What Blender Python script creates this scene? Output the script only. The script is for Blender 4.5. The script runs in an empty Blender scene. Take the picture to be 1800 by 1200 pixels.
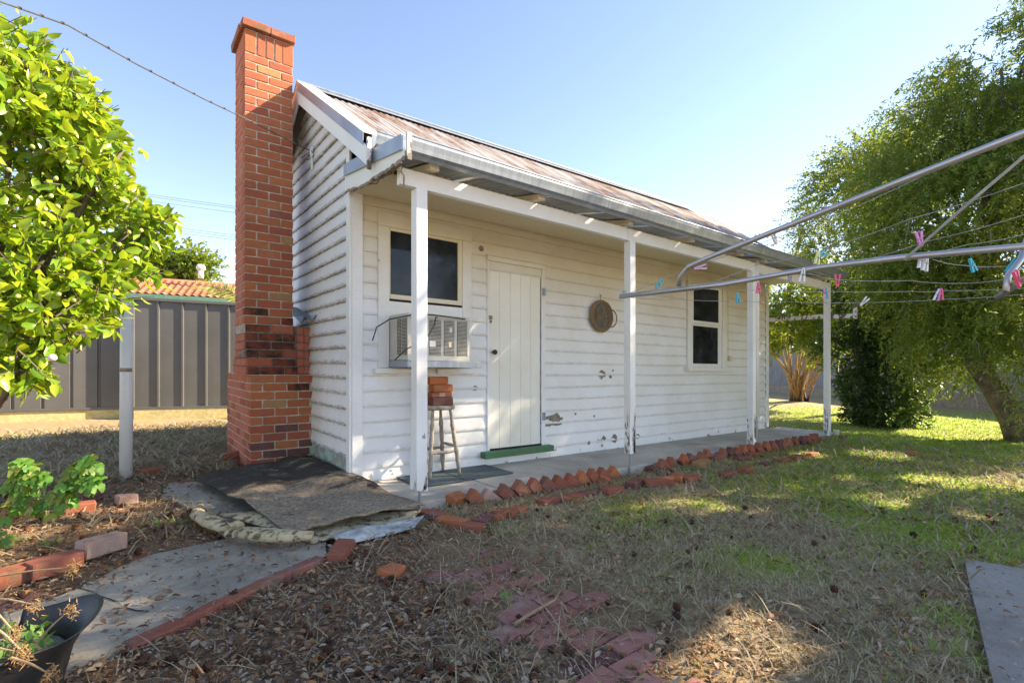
import bpy, math, random
import numpy as np
from mathutils import Vector, Matrix
from mathutils import noise as mnoise
R_ = math.radians
rnd = random.Random(7)
rng = np.random.default_rng(11)
SC = bpy.context.scene
COL = SC.collection

# ------------------------------------------------------------------ camera, world, sun
FPX, YH, EYE = 890., 645., 1.06
TH = R_(52.5)
FW = (math.cos(TH), math.sin(TH)); RT = (math.sin(TH), -math.cos(TH))
CX, CY = -1.6774, -4.5997
SX, SY = -.0089, .0089            # the block falls half a degree along the cottage
cam = bpy.data.cameras.new("camera"); camo = bpy.data.objects.new("camera", cam); COL.objects.link(camo)
camo.location = (CX, CY, EYE); camo.rotation_euler = (R_(90), 0, TH - R_(90))
cam.sensor_width = 36; cam.lens = 17.8; cam.shift_y = .025; cam.clip_end = 900; cam.clip_start = .05
SC.camera = camo
SUN_AZ, SUN_EL = R_(-25), R_(33)   # azimuth measured from +x towards +y
wd = bpy.data.worlds.new("World"); SC.world = wd; wd.use_nodes = True
nt = wd.node_tree; nt.nodes.clear()
wo = nt.nodes.new("ShaderNodeOutputWorld"); bg = nt.nodes.new("ShaderNodeBackground")
sky = nt.nodes.new("ShaderNodeTexSky"); sky.sky_type = 'NISHITA'; sky.sun_disc = False
sky.sun_elevation = SUN_EL; sky.sun_rotation = R_(90) - SUN_AZ
sky.air_density = 1.0; sky.dust_density = .12; sky.ozone_density = 2.6; sky.altitude = 200
wb = nt.nodes.new('ShaderNodeMix'); wb.data_type = 'RGBA'; wb.blend_type = 'MULTIPLY'; wb.inputs[0].default_value = 1; wb.inputs[7].default_value = (1.10, .915, .83, 1)   # camera white balance for the shade
nt.links.new(sky.outputs[0], wb.inputs[6]); nt.links.new(wb.outputs[2], bg.inputs[0]); nt.links.new(bg.outputs[0], wo.inputs[0])
bg.inputs[1].default_value = .113
sl = bpy.data.lights.new("sun", 'SUN'); slo = bpy.data.objects.new("sun", sl); COL.objects.link(slo)
sl.energy = 5.0; sl.angle = R_(.5); sl.color = (1, .84, .62)
sd = Vector((math.cos(SUN_EL)*math.cos(SUN_AZ), math.cos(SUN_EL)*math.sin(SUN_AZ), math.sin(SUN_EL)))
slo.rotation_euler = sd.to_track_quat('Z', 'Y').to_euler()
SC.view_settings.view_transform = 'Standard'; SC.view_settings.look = 'None'
SC.view_settings.exposure = 1.85; SC.view_settings.gamma = 1
try: SC.view_settings.use_curve_mapping = False
except Exception: pass
SC.cycles.max_bounces = 8; SC.cycles.transparent_max_bounces = 8

# ------------------------------------------------------------------ survey helpers
def ray(u, v):
    a = (u-900)/FPX; b = (YH-v)/FPX
    return FW[0]+a*RT[0], FW[1]+a*RT[1], b
def W(u, v, d):                    # sight line + distance -> place on the block
    r = ray(u, v); X, Y = CX+d*r[0], CY+d*r[1]
    return Vector((X, Y, EYE+d*r[2]-SX*X-SY*Y))
def G(u, v, z=-.07):               # sight line -> spot on the ground
    r = ray(u, v); t = (z+SX*CX+SY*CY-EYE)/(r[2]-SX*r[0]-SY*r[1])
    return Vector((CX+t*r[0], CY+t*r[1], z))
def OY(u, v, y):                   # sight line -> spot on an upright plane parallel to the front wall
    r = ray(u, v); t = (y-CY)/r[1]; X = CX+t*r[0]
    return Vector((X, y, EYE+t*r[2]-SX*X-SY*y))
def scr(x, y, z):                  # only used to find how near a spot is
    a, b = x-CX, y-CY
    return a*FW[0]+b*FW[1]

# ------------------------------------------------------------------ object helpers
def tag(o, label=None, cat=None, group=None, kind=None):
    if label: o['label'] = label
    if cat: o['category'] = cat
    if group: o['group'] = group
    if kind: o['kind'] = kind
    return o
def empty(name, loc=(0, 0, 0), rz=0, **k):
    o = bpy.data.objects.new(name, None); COL.objects.link(o)
    o.location = loc; o.rotation_euler = (0, 0, rz); o.empty_display_size = .1
    return tag(o, **k)
def link(name, me, parent=None, loc=None, rot=None):
    o = bpy.data.objects.new(name, me); COL.objects.link(o)
    if parent: o.parent = parent
    if loc is not None: o.location = loc
    if rot is not None: o.rotation_euler = rot
    return o
def np_mesh(name, V, faces, mat, smooth=False, attrs=None):
    """V (n,3); faces: list of int arrays, each (m,k)"""
    me = bpy.data.meshes.new(name)
    V = np.asarray(V, dtype=np.float32)
    loops = np.concatenate([f.reshape(-1) for f in faces]).astype(np.int32)
    tot = np.concatenate([np.full(len(f), f.shape[1]) for f in faces]).astype(np.int32)
    st = np.concatenate([[0], np.cumsum(tot)[:-1]]).astype(np.int32)
    me.vertices.add(len(V)); me.vertices.foreach_set("co", V.reshape(-1))
    me.loops.add(len(loops)); me.loops.foreach_set("vertex_index", loops)
    me.polygons.add(len(tot)); me.polygons.foreach_set("loop_start", st); me.polygons.foreach_set("loop_total", tot)
    if attrs:
        for k, a in attrs.items():
            at = me.attributes.new(k, 'FLOAT', 'POINT'); at.data.foreach_set("value", np.asarray(a, dtype=np.float32))
    me.update(calc_edges=True); me.validate()
    if smooth: me.polygons.foreach_set("use_smooth", np.ones(len(tot), dtype=bool))
    if mat: me.materials.append(mat)
    return me

class MB:
    def __init__(s): s.v = []; s.f = []
    def add(s, vs, fs):
        n = len(s.v); s.v += [tuple(p) for p in vs]; s.f += [tuple(i+n for i in f) for f in fs]; return s
    def box(s, a, b, M=None):
        x0, y0, z0 = a; x1, y1, z1 = b
        vs = [Vector(p) for p in ((x0,y0,z0),(x1,y0,z0),(x1,y1,z0),(x0,y1,z0),(x0,y0,z1),(x1,y0,z1),(x1,y1,z1),(x0,y1,z1))]
        if M is not None: vs = [M @ p for p in vs]
        return s.add(vs, [(0,3,2,1),(4,5,6,7),(0,1,5,4),(1,2,6,5),(2,3,7,6),(3,0,4,7)])
    def hexa(s, vs):               # 8 corners, same order as box
        return s.add(vs, [(0,3,2,1),(4,5,6,7),(0,1,5,4),(1,2,6,5),(2,3,7,6),(3,0,4,7)])
    def chbox(s, L, Wd, H, c=.004, M=None, jit=0):   # chamfered box centred on xy, base at z=0
        hx, hy, hz = L/2, Wd/2, H/2
        vs = []; idx = {}
        for sx in (-1, 1):
            for sy in (-1, 1):
                for sz in (-1, 1):
                    for ax in range(3):
                        p = [sx*(hx-c), sy*(hy-c), sz*(hz-c)]
                        p[ax] = (sx*hx, sy*hy, sz*hz)[ax]
                        j = [rnd.uniform(-jit, jit) for _ in range(3)] if jit else (0, 0, 0)
                        idx[(sx, sy, sz, ax)] = len(vs); vs.append(Vector((p[0]+j[0], p[1]+j[1], p[2]+hz+j[2])))
        fs = []
        for ax in range(3):
            o = [i for i in range(3) if i != ax]
            for sg in (-1, 1):
                ring = []
                for a, b in ((-1,-1),(1,-1),(1,1),(-1,1)):
                    k = [0,0,0]; k[ax] = sg; k[o[0]] = a; k[o[1]] = b
                    ring.append(idx[(k[0],k[1],k[2],ax)])
                flip = (sg == 1) == (ax == 1)
                fs.append(tuple(ring[::-1]) if flip else tuple(ring))
        for a0 in range(3):
            for a1 in range(a0+1, 3):
                ax = 3-a0-a1
                for s0 in (-1, 1):
                    for s1 in (-1, 1):
                        def K(t, face):
                            k = [0,0,0]; k[a0] = s0; k[a1] = s1; k[ax] = t
                            return idx[(k[0],k[1],k[2],face)]
                        fs.append((K(-1,a0), K(1,a0), K(1,a1), K(-1,a1)))
        for sx in (-1, 1):
            for sy in (-1, 1):
                for sz in (-1, 1): fs.append(tuple(idx[(sx,sy,sz,a)] for a in range(3)))
        if M is not None: vs = [M @ p for p in vs]
        return s.add(vs, fs)
    def tube(s, pts, r, n=8, cap=True):
        pts = [Vector(p) for p in pts]; rs = r if hasattr(r, '__len__') else [r]*len(pts)
        base = len(s.v); up = Vector((0, 0, 1)); prev = None
        for i, p in enumerate(pts):
            t = (pts[min(i+1, len(pts)-1)]-pts[max(i-1, 0)]).normalized()
            if prev is None:
                a = t.cross(up) if abs(t.z) < .95 else t.cross(Vector((1, 0, 0)))
            else: a = prev - t*prev.dot(t)
            a.normalize(); prev = a; b = t.cross(a)
            for k in range(n):
                an = 2*math.pi*k/n
                s.v.append(tuple(p + (a*math.cos(an)+b*math.sin(an))*rs[i]))
        for i in range(len(pts)-1):
            for k in range(n):
                k2 = (k+1) % n
                s.f.append((base+i*n+k, base+i*n+k2, base+(i+1)*n+k2, base+(i+1)*n+k))
        if cap:
            s.f.append(tuple(base+k for k in range(n))[::-1]); s.f.append(tuple(base+(len(pts)-1)*n+k for k in range(n)))
        return s
    def lathe(s, prof, n=16, M=None):
        base = len(s.v)
        for r, z in prof:
            for k in range(n):
                an = 2*math.pi*k/n; p = Vector((r*math.cos(an), r*math.sin(an), z))
                s.v.append(tuple(M @ p if M is not None else p))
        for i in range(len(prof)-1):
            for k in range(n):
                k2 = (k+1) % n; s.f.append((base+i*n+k, base+i*n+k2, base+(i+1)*n+k2, base+(i+1)*n+k))
        s.f.append(tuple(base+k for k in range(n))[::-1]); s.f.append(tuple(base+(len(prof)-1)*n+k for k in range(n)))
        return s
    def mesh(s, name, mat, smooth=False, fix=True):
        me = bpy.data.meshes.new(name); me.from_pydata(s.v, [], s.f)
        if fix:
            import bmesh
            bm = bmesh.new(); bm.from_mesh(me); bmesh.ops.recalc_face_normals(bm, faces=bm.faces); bm.to_mesh(me); bm.free()
        if mat: me.materials.append(mat)
        if smooth:
            for p in me.polygons: p.use_smooth = True
        return me
    def build(s, name, mat, parent=None, loc=None, rot=None, smooth=False, bevel=0):
        o = link(name, s.mesh(name, mat, smooth), parent, loc, rot)
        if bevel:
            m = o.modifiers.new('b', 'BEVEL'); m.width = bevel; m.segments = 2; m.limit_method = 'ANGLE'
        return o
def smooth_angle(o, a=40):
    for p in o.data.polygons: p.use_smooth = True
    return o

# ------------------------------------------------------------------ materials
class Mat:
    def __init__(s, name, rough=.8, metal=0, spec=.5):
        s.m = bpy.data.materials.new(name); s.m.use_nodes = True; s.t = s.m.node_tree
        s.b = s.t.nodes["Principled BSDF"]; s.out = s.t.nodes["Material Output"]
        s.b.inputs["Roughness"].default_value = rough; s.b.inputs["Metallic"].default_value = metal
        s.b.inputs["Specular IOR Level"].default_value = spec
        s.co = None
    def n(s, t): return s.t.nodes.new(t)
    def l(s, a, b): s.t.links.new(a, b)
    def coord(s, kind='Object', scale=(1, 1, 1)):
        if kind == 'World': g = s.n('ShaderNodeNewGeometry').outputs['Position']
        else: g = s.n('ShaderNodeTexCoord').outputs[kind]
        if scale == (1, 1, 1): return g
        mp = s.n('ShaderNodeMapping'); mp.inputs['Scale'].default_value = scale; s.l(g, mp.inputs[0]); return mp.outputs[0]
    def noise(s, co, scale, detail=4, rough=.6, dist=0):
        x = s.n('ShaderNodeTexNoise'); x.inputs['Scale'].default_value = scale; x.inputs['Detail'].default_value = detail
        x.inputs['Roughness'].default_value = rough; x.inputs['Distortion'].default_value = dist
        s.l(co, x.inputs['Vector']); return x.outputs['Fac']
    def ramp(s, fac, stops, mode='LINEAR'):
        r = s.n('ShaderNodeValToRGB'); e = r.color_ramp.elements; r.color_ramp.interpolation = mode
        while len(e) < len(stops): e.new(.5)
        for i, (p, c) in enumerate(stops):
            e[i].position = p; e[i].color = (*c, 1) if hasattr(c, '__len__') else (c, c, c, 1)
        s.l(fac, r.inputs[0]); return r.outputs[0]
    def mix(s, fac, a, b, mode='MIX'):
        x = s.n('ShaderNodeMix'); x.data_type = 'RGBA'; x.blend_type = mode
        for i, v in ((0, fac), (6, a), (7, b)):
            if hasattr(v, 'is_linked') or hasattr(v, 'links'): s.l(v, x.inputs[i])
            elif hasattr(v, '__len__'): x.inputs[i].default_value = (*v, 1)
            else: x.inputs[i].default_value = v
        return x.outputs[2]
    def math(s, op, a, b=0.):
        x = s.n('ShaderNodeMath'); x.operation = op
        for i, v in ((0, a), (1, b)):
            if hasattr(v, 'links'): s.l(v, x.inputs[i])
            else: x.inputs[i].default_value = v
        return x.outputs[0]
    def rand(s): return s.n('ShaderNodeObjectInfo').outputs['Random']
    def attr(s, nm): a = s.n('ShaderNodeAttribute'); a.attribute_name = nm; return a.outputs['Fac']
    def color(s, c):
        if hasattr(c, 'links'): s.l(c, s.b.inputs['Base Color'])
        else: s.b.inputs['Base Color'].default_value = (*c, 1)
        return s
    def bump(s, h, dist=.004, st=1.):
        b = s.n('ShaderNodeBump'); b.inputs['Distance'].default_value = dist; b.inputs['Strength'].default_value = st
        s.l(h, b.inputs['Height']); s.l(b.outputs[0], s.b.inputs['Normal']); return s
    def transl(s, col, fac=.4):     # leaf: part of the light passes through
        t = s.n('ShaderNodeBsdfTranslucent'); mx = s.n('ShaderNodeMixShader'); mx.inputs[0].default_value = fac
        if hasattr(col, 'links'): s.l(col, t.inputs[0])
        else: t.inputs[0].default_value = (*col, 1)
        s.l(s.b.outputs[0], mx.inputs[1]); s.l(t.outputs[0], mx.inputs[2]); s.l(mx.outputs[0], s.out.inputs[0]); return s

def simple(name, c, rough=.7, metal=0, var=.25, scale=12, bump=.0015, spec=.5):
    m = Mat(name, rough, metal, spec); co = m.coord('World')
    f = m.noise(co, scale, 5)
    m.color(m.ramp(f, [(.3, tuple(x*(1-var) for x in c)), (.7, tuple(min(1, x*(1+var)) for x in c))]))
    if bump: m.bump(m.noise(co, scale*6, 4), bump)
    return m.m
def paint(name, base=(.84, .84, .84), peel=.66, dirt=.5, peelcol=(.2, .17, .14), lap=False, yellow=False):
    """old gloss house paint: grime, flaking to grey timber, hairline brush grain"""
    m = Mat(name, .45, 0, .4); co = m.coord('World')
    big = m.noise(co, 1.7, 5, .65); fine = m.noise(m.coord('World', (2, 2, 14)), 7, 5, .7)
    c = m.mix(m.ramp(big, [(.35, 0.), (.75, 1.)]), base, tuple(b*k for b, k in zip(base, (.9, .87, .8))))
    c = m.mix(m.math('MULTIPLY', m.ramp(fine, [(.5, 0.), (.8, 1.)]), dirt*.5), c, (.42, .38, .31))
    if lap:                         # darker along the lap joints, from the 'lap' attribute broken up by noise
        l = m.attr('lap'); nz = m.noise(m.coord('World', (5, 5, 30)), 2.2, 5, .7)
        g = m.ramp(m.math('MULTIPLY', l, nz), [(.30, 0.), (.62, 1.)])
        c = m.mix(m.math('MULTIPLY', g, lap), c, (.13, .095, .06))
    if yellow:                      # warm bounce light under the verandah, painted in as yellow that grows with height
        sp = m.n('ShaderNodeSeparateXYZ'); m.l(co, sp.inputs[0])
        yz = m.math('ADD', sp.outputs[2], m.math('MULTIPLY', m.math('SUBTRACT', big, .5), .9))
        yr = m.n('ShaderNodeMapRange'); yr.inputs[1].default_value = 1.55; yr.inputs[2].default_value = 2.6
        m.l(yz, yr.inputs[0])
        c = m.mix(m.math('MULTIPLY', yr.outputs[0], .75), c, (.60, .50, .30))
    pn = m.noise(co, 9, 6, .62, .4)
    sz_ = m.n('ShaderNodeSeparateXYZ'); m.l(co, sz_.inputs[0]); lo = m.math('MAXIMUM', m.math('SUBTRACT', .42, sz_.outputs[2]), 0.)
    pn = m.math('ADD', pn, m.math('MULTIPLY', lo, .24))      # rain splash lifts the paint near the ground
    pf = m.ramp(pn, [(peel, 0.), (peel+.012, 1.)])
    c = m.mix(pf, c, peelcol); m.color(c)
    m.b.inputs['Roughness'].default_value = .5
    m.bump(m.math('ADD', m.math('MULTIPLY', fine, .4), m.math('MULTIPLY', pf, -1.)), .0016, .8)
    return m.m
def brickmat(name, cols, soot=0., lichen=.12, efflo=.15):
    m = Mat(name, .88, 0, .25); r = m.rand(); w = m.coord('World')
    st = [(i/(len(cols)-1), c) for i, c in enumerate(cols)]
    c = m.ramp(r, st)
    f = m.noise(w, 22, 5, .7); c = m.mix(m.ramp(f, [(.4, 0.), (.8, .45)]), c, (.26, .07, .035))
    p = m.noise(w, 90, 3, .6); c = m.mix(m.ramp(p, [(.58, 0.), (.7, .5)]), c, (.42, .2, .11))
    if efflo: c = m.mix(m.math('MULTIPLY', m.ramp(m.noise(w, 3.1, 4, .6), [(.55, 0.), (.8, 1.)]), efflo), c, (.5, .44, .4))
    if lichen: c = m.mix(m.math('MULTIPLY', m.ramp(m.noise(w, 6.3, 5, .7), [(.55, 0.), (.72, 1.)]), lichen*3), c, (.12, .1, .055))
    if soot: c = m.mix(m.ramp(m.noise(w, 5., 5, .7), [(.5-soot*.35, 0.), (.5+.12, 1.)]), c, (.028, .022, .02))
    m.color(c); m.bump(m.math('ADD', f, m.math('MULTIPLY', p, .5)), .005, .8); return m.m

M = {}
M['paint'] = paint('white_paint')
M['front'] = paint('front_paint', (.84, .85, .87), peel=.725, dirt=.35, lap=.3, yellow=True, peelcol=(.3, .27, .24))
M['gable'] = paint('gable_paint', (.83, .83, .86), peel=.735, dirt=.6, lap=.8)
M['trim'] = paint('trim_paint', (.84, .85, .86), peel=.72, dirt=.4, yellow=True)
M['post'] = paint('post_paint', (.85, .86, .88), peel=.72, dirt=.45)
M['rot'] = paint('rotten_paint', (.74, .74, .74), peel=.5, dirt=1.2, peelcol=(.14, .11, .085))
M['cream'] = paint('cream_paint', (.74, .67, .50), peel=.74, dirt=.6)
M['door'] = paint('door_paint', (.85, .84, .77), peel=.78, dirt=.25)
M['mint'] = paint('mint_paint', (.33, .5, .42), peel=.56, dirt=.9, peelcol=(.3, .28, .24))
M['green'] = paint('green_paint', (.06, .17, .075), peel=.68, dirt=.3)
M['brick'] = brickmat('brick_red', [(.37, .10, .06), (.41, .12, .062), (.46, .165, .068), (.31, .085, .058), (.43, .14, .064)])
M['brick_side'] = brickmat('brick_pink', [(.50, .15, .09), (.56, .18, .10), (.46, .13, .085)], efflo=.35)
M['brick_soot'] = brickmat('brick_sooty', [(.24, .05, .03), (.32, .08, .03)], soot=.42, lichen=.35)
M['brick_tan'] = brickmat('brick_tan', [(.42, .26, .12), (.38, .2, .09)])
M['brick_purple'] = brickmat('brick_purple', [(.12, .06, .06), (.15, .07, .065)])
M['brick_old'] = brickmat('brick_garden', [(.26, .085, .055), (.31, .11, .065), (.36, .12, .06), (.20, .085, .07), (.33, .10, .06)], lichen=.35, efflo=.35)
M['brick_path'] = brickmat('brick_path', [(.34, .15, .12), (.38, .18, .14), (.30, .13, .11), (.36, .19, .15)], lichen=.3, efflo=.5)
M['brick_orange'] = brickmat('brick_orange', [(.48, .16, .06), (.44, .14, .06)], lichen=.3)
M['brick_white'] = brickmat('brick_limewashed', [(.42, .30, .25), (.38, .25, .2)], efflo=.6)
M['mortar'] = simple('mortar', (.46, .39, .30), .95, var=.4, scale=18, bump=.004)
M['mortar_dark'] = simple('mortar_dark', (.17, .155, .13), .95, var=.5, scale=25, bump=.004)
def galv(name, c, rust=0., rough=.42, streak=(14, 1, 1), metal=.55):
    m = Mat(name, rough, metal, .5); w = m.coord('World'); st = m.noise(m.coord('World', streak), 2.2, 6, .65)
    k = m.ramp(st, [(.25, tuple(x*.72 for x in c)), (.75, tuple(min(1, x*1.25) for x in c))])
    if rust:
        rn = m.noise(m.coord('World', (3.2, .42, .42)), 1.6, 5, .6, .3); rf = m.ramp(rn, [(.62-rust*.22, 0.), (.72-rust*.12, 1.)])
        rf = m.math('MULTIPLY', rf, m.ramp(m.noise(w, 12, 4), [(.2, .45), (.6, 1.)]))
        k = m.mix(rf, k, m.ramp(m.noise(w, 7, 4), [(.3, (.12, .048, .026)), (.7, (.30, .15, .08))]))
        mm = m.math('SUBTRACT', metal, m.math('MULTIPLY', rf, metal)); m.l(mm, m.b.inputs['Metallic'])
        m.l(m.math('ADD', rough, m.math('MULTIPLY', rf, .4)), m.b.inputs['Roughness'])
    m.color(k); m.bump(st, .001, .4); return m.m
M['roof'] = galv('rusty_roof_iron', (.44, .43, .41), rust=.95, rough=.6, metal=.0)
M['galv'] = galv('galvanised', (.30, .34, .40), 0, .38, metal=.45)
M['flash'] = galv('barge_flashing_top', (.66, .62, .53), 0, .6, metal=.1)
M['under'] = galv('roof_underside', (.36, .37, .38), 0, .6, metal=.2)
M['pipe'] = galv('hoist_pipe', (.42, .42, .42), 0, .4, (1, 1, 1), metal=.7)
M['greyfence'] = galv('old_grey_fence_iron', (.27, .28, .30), .12, .6, metal=.15)
M['dark'] = galv('dark_colour_steel', (.13, .125, .12), 0, .42, (.3, .3, .3), metal=.25)
M['black'] = simple('black_rubber', (.02, .02, .022), .5)
M['charcoal'] = simple('charcoal_gap', (.015, .013, .012), .9)
M['wire'] = simple('wire_plastic', (.32, .33, .32), .5)
M['cable'] = simple('black_cable', (.03, .03, .03), .5)
M['cableg'] = simple('grey_cable', (.09, .088, .085), .5)
M['matt'] = simple('slate_mat', (.085, .115, .125), .85, var=.2, scale=40, bump=.002)
M['wood'] = simple('weathered_wood', (.30, .26, .21), .8, var=.45, scale=30)
M['oldwood'] = simple('grey_wood', (.26, .22, .17), .9, var=.4, scale=16, bump=.003)
M['pine'] = simple('treated_pine', (.50, .42, .20), .8, var=.22, scale=14)
M['acbody'] = simple('aged_plastic', (.55, .54, .49), .5, var=.08, scale=8, bump=0)
M['acdark'] = simple('grille_dark', (.035, .035, .03), .8)
M['slat'] = simple('grille_slat', (.48, .46, .40), .5)
M['wicker'] = simple('wicker', (.26, .18, .10), .85, var=.5, scale=60, bump=.004)
M['wickerg'] = simple('grey_weave', (.17, .16, .14), .9, var=.6, scale=70, bump=.004)
M['pvc'] = paint('white_pipe_paint', (.72, .74, .78), peel=.74, dirt=.5)
def glassm():
    m = Mat('old_glass', .08, 0, .28); w = m.coord('World'); sm = m.noise(w, 3.5, 5, .6)
    m.color(m.ramp(sm, [(.4, (.012, .014, .018)), (.62, (.03, .034, .042)), (.8, (.10, .12, .15))])); 
    m.l(m.ramp(m.noise(w, 6, 4), [(.4, .04), (.8, .35)]), m.b.inputs['Roughness']); return m.m
M['glass'] = glassm()
def concrete(name, c, wet=.35):
    m = Mat(name, .85, 0, .3); w = m.coord('World'); a = m.noise(w, 1.6, 6, .65, .4); b = m.noise(w, 26, 5, .7); s = m.noise(w, 160, 2, .5)
    k = m.ramp(a, [(.3, tuple(x*(1-wet) for x in c)), (.55, c), (.78, tuple(min(1, x*1.3) for x in c))])
    k = m.mix(m.ramp(b, [(.5, 0.), (.72, .5)]), k, tuple(x*.5 for x in c)); k = m.mix(m.ramp(s, [(.62, 0.), (.7, .5)]), k, tuple(min(1, x*1.5) for x in c))
    m.color(k); m.bump(m.math('ADD', b, m.math('MULTIPLY', s, .4)), .004, .8); return m.m
M['slab'] = concrete('verandah_concrete', (.50, .46, .40)); M['path'] = concrete('path_concrete', (.36, .31, .24), wet=.5); M['padc'] = concrete('pad_concrete', (.31, .28, .24), wet=.5)
def carpetm():
    m = Mat('mouldy_carpet', .97, 0, .1); w = m.coord('World'); a = m.noise(w, 1.9, 6, .62, .5); f = m.noise(w, 190, 3, .6)
    st = m.noise(m.coord('World', (1, 2.6, 1)), 3.2, 5, .6, .6)
    sp = m.n('ShaderNodeSeparateXYZ'); m.l(w, sp.inputs[0])       # the damp half is black with mould, the front edge stayed dry
    g = m.math('ADD', m.math('MULTIPLY', sp.outputs[0], .06), m.math('MULTIPLY', sp.outputs[1], .13))
    s = m.math('ADD', m.math('ADD', m.math('MULTIPLY', a, .75), m.math('MULTIPLY', st, .45)), g)
    c = m.ramp(s, [(.42, (.54, .43, .31)), (.54, (.44, .34, .24)), (.585, (.10, .085, .07)), (.65, (.07, .063, .057)), (.72, (.11, .096, .08)), (.78, (.32, .26, .19)), (.86, (.11, .10, .085))])
    c = m.mix(m.ramp(f, [(.3, .45), (.7, 0.)]), c, (.03, .025, .02), 'MULTIPLY')
    c = m.mix(m.ramp(m.noise(w, 36, 6, .8), [(.42, .0), (.62, .75)]), c, (.07, .055, .042)); c = m.mix(m.ramp(m.noise(w, 55, 4, .8), [(.60, 0.), (.68, .8)]), c, (.40, .33, .25)); c = m.mix(m.ramp(m.noise(w, 13, 5, .75), [(.68, 0.), (.73, .85)]), c, (.5, .47, .43))
    m.color(c); m.bump(f, .006, 1.); return m.m
M['carpet'] = carpetm()
def underlay():
    m = Mat('felt_underlay', .9, 0, .2); w = m.coord('World'); a = m.noise(w, 17, 5, .65, .3)
    c = m.ramp(a, [(.35, (.58, .49, .31)), (.53, (.45, .37, .23)), (.58, (.16, .12, .07)), (.7, (.10, .07, .045))])
    m.color(c); m.bump(a, .004); return m.m
M['underlay'] = underlay()
M['vinyl'] = simple('old_vinyl', (.42, .43, .42), .6, var=.5, scale=14)
def leafm(name, cols, trans, fac=.42, rough=.35, attr=True, veins=False):
    m = Mat(name, rough, 0, .5)
    r = m.attr('tint') if attr else m.rand()
    n_ = len(cols)-1
    m.color(m.ramp(r, [(i/n_, c) for i, c in enumerate(cols)]))
    m.transl(m.ramp(r, [(i/(len(trans)-1), c) for i, c in enumerate(trans)]), fac); return m.m
CAMC = [(0.104, 0.202, 0.0119), (0.166, 0.297, 0.0165), (0.27, 0.405, 0.021), (0.393, 0.458, 0.0225)]
CAMT = [(.28, .42, .02), (.42, .52, .03), (.55, .58, .03)]
M['cam'] = leafm('camellia_leaf', CAMC, CAMT, .4, .3); M['camr'] = leafm('camellia_leaf_single', CAMC, CAMT, .4, .3, attr=False)
M['wil'] = leafm('bottlebrush_leaf', [(.06, .12, .02), (.10, .18, .03), (.17, .24, .04), (.26, .28, .05)], [(.2, .32, .05), (.34, .42, .05), (.5, .48, .05)], .42, .6)
M['shr'] = leafm('shrub_leaf', [(.05, .10, .012), (.09, .16, .018), (.15, .21, .025)], [(.3, .42, .02), (.5, .52, .03)], .4, .5)
M['dks'] = leafm('dark_shrub_leaf', [(.018, .042, .012), (.03, .065, .018), (.045, .085, .02)], [(.15, .26, .03), (.2, .3, .03)], .25, .45)
M['gum'] = leafm('gum_leaf', [(.05, .075, .045), (.09, .12, .06)], [(.3, .33, .1), (.35, .38, .1)], .3, .5)
M['pel'] = leafm('pelargonium_leaf', [(.07, .19, .03), (.10, .25, .035), (.14, .28, .04), (.3, .28, .05)], [(.25, .48, .04), (.4, .5, .05)], .35, .55, attr=False)
M['weed'] = leafm('weed_leaf', [(.10, .22, .04), (.2, .32, .1)], [(.3, .5, .06), (.3, .5, .06)], .35, .6)
M['grass'] = leafm('green_grass', [(.14, .26, .025), (.22, .36, .035), (.31, .41, .06), (.42, .40, .14)], [(.3, .42, .04), (.45, .5, .06)], .4, .6)
M['dry'] = leafm('dry_grass', [(.28, .20, .12), (.46, .35, .21), (.60, .48, .31), (.36, .34, .14)], [(.4, .33, .2), (.5, .42, .25)], .3, .85)
M['straw'] = leafm('straw_blades', [(.22, .16, .09), (.36, .28, .16), (.44, .37, .25)], [(.4, .32, .18), (.5, .4, .2)], .25, .85)
M['litter'] = leafm('dead_leaves', [(.08, .045, .03), (.15, .085, .055), (.24, .14, .075), (.34, .21, .11), (.50, .40, .29), (.44, .19, .045), (.17, .12, .11)], [(.25, .13, .05), (.35, .2, .08)], .2, .7)
M['cone'] = leafm('seed_balls', [(.05, .022, .013), (.10, .035, .016), (.17, .06, .02)], [(.1, .04, .02), (.1, .04, .02)], .05, .9)
M['chips'] = leafm('pebbles_and_chips', [(.09, .08, .07), (.2, .16, .13), (.4, .38, .35), (.33, .13, .07)], [(.1, .1, .1), (.1, .1, .1)], .02, .9)
M['bark'] = simple('bark', (.15, .115, .085), .95, var=.5, scale=9, bump=.02)
M['stem'] = simple('pale_stems', (.30, .21, .12), .9, var=.35, scale=9, bump=.004)
M['twig'] = simple('camellia_twigs', (.13, .10, .07), .9, var=.3, scale=20)
M['greytwig'] = simple('grey_twigs', (.34, .31, .27), .9, var=.3, scale=20)
M['deadfl'] = simple('dead_flowers', (.34, .2, .08), .9, var=.5, scale=60)
M['bud'] = simple('buds', (.40, .42, .12), .5, var=.25, scale=60, bump=0); M['pink'] = simple('bud_petal', (.75, .5, .52), .6, var=.1, bump=0)
M['tile'] = Mat('terracotta_tile', .7, 0, .4)
_t = M['tile']; _t.color(_t.mix(_t.ramp(_t.noise(_t.coord('World'), 1.2, 4), [(.4, 0.), (.7, .6)]), _t.ramp(_t.rand(), [(0, (.42, .16, .08)), (1, (.52, .22, .12))]), (.2, .07, .045))); M['tile'] = _t.m
M['fascia'] = simple('green_fascia', (.10, .22, .16), .5, bump=0); M['brickwall'] = simple('far_wall', (.3, .2, .15), .9)
M['vent'] = simple('white_vent', (.72, .72, .7), .4, var=.08, bump=0)
M['palm'] = leafm('palm_frond', [(.2, .25, .05), (.35, .36, .12)], [(.5, .5, .1), (.5, .5, .1)], .3, .5)
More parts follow.
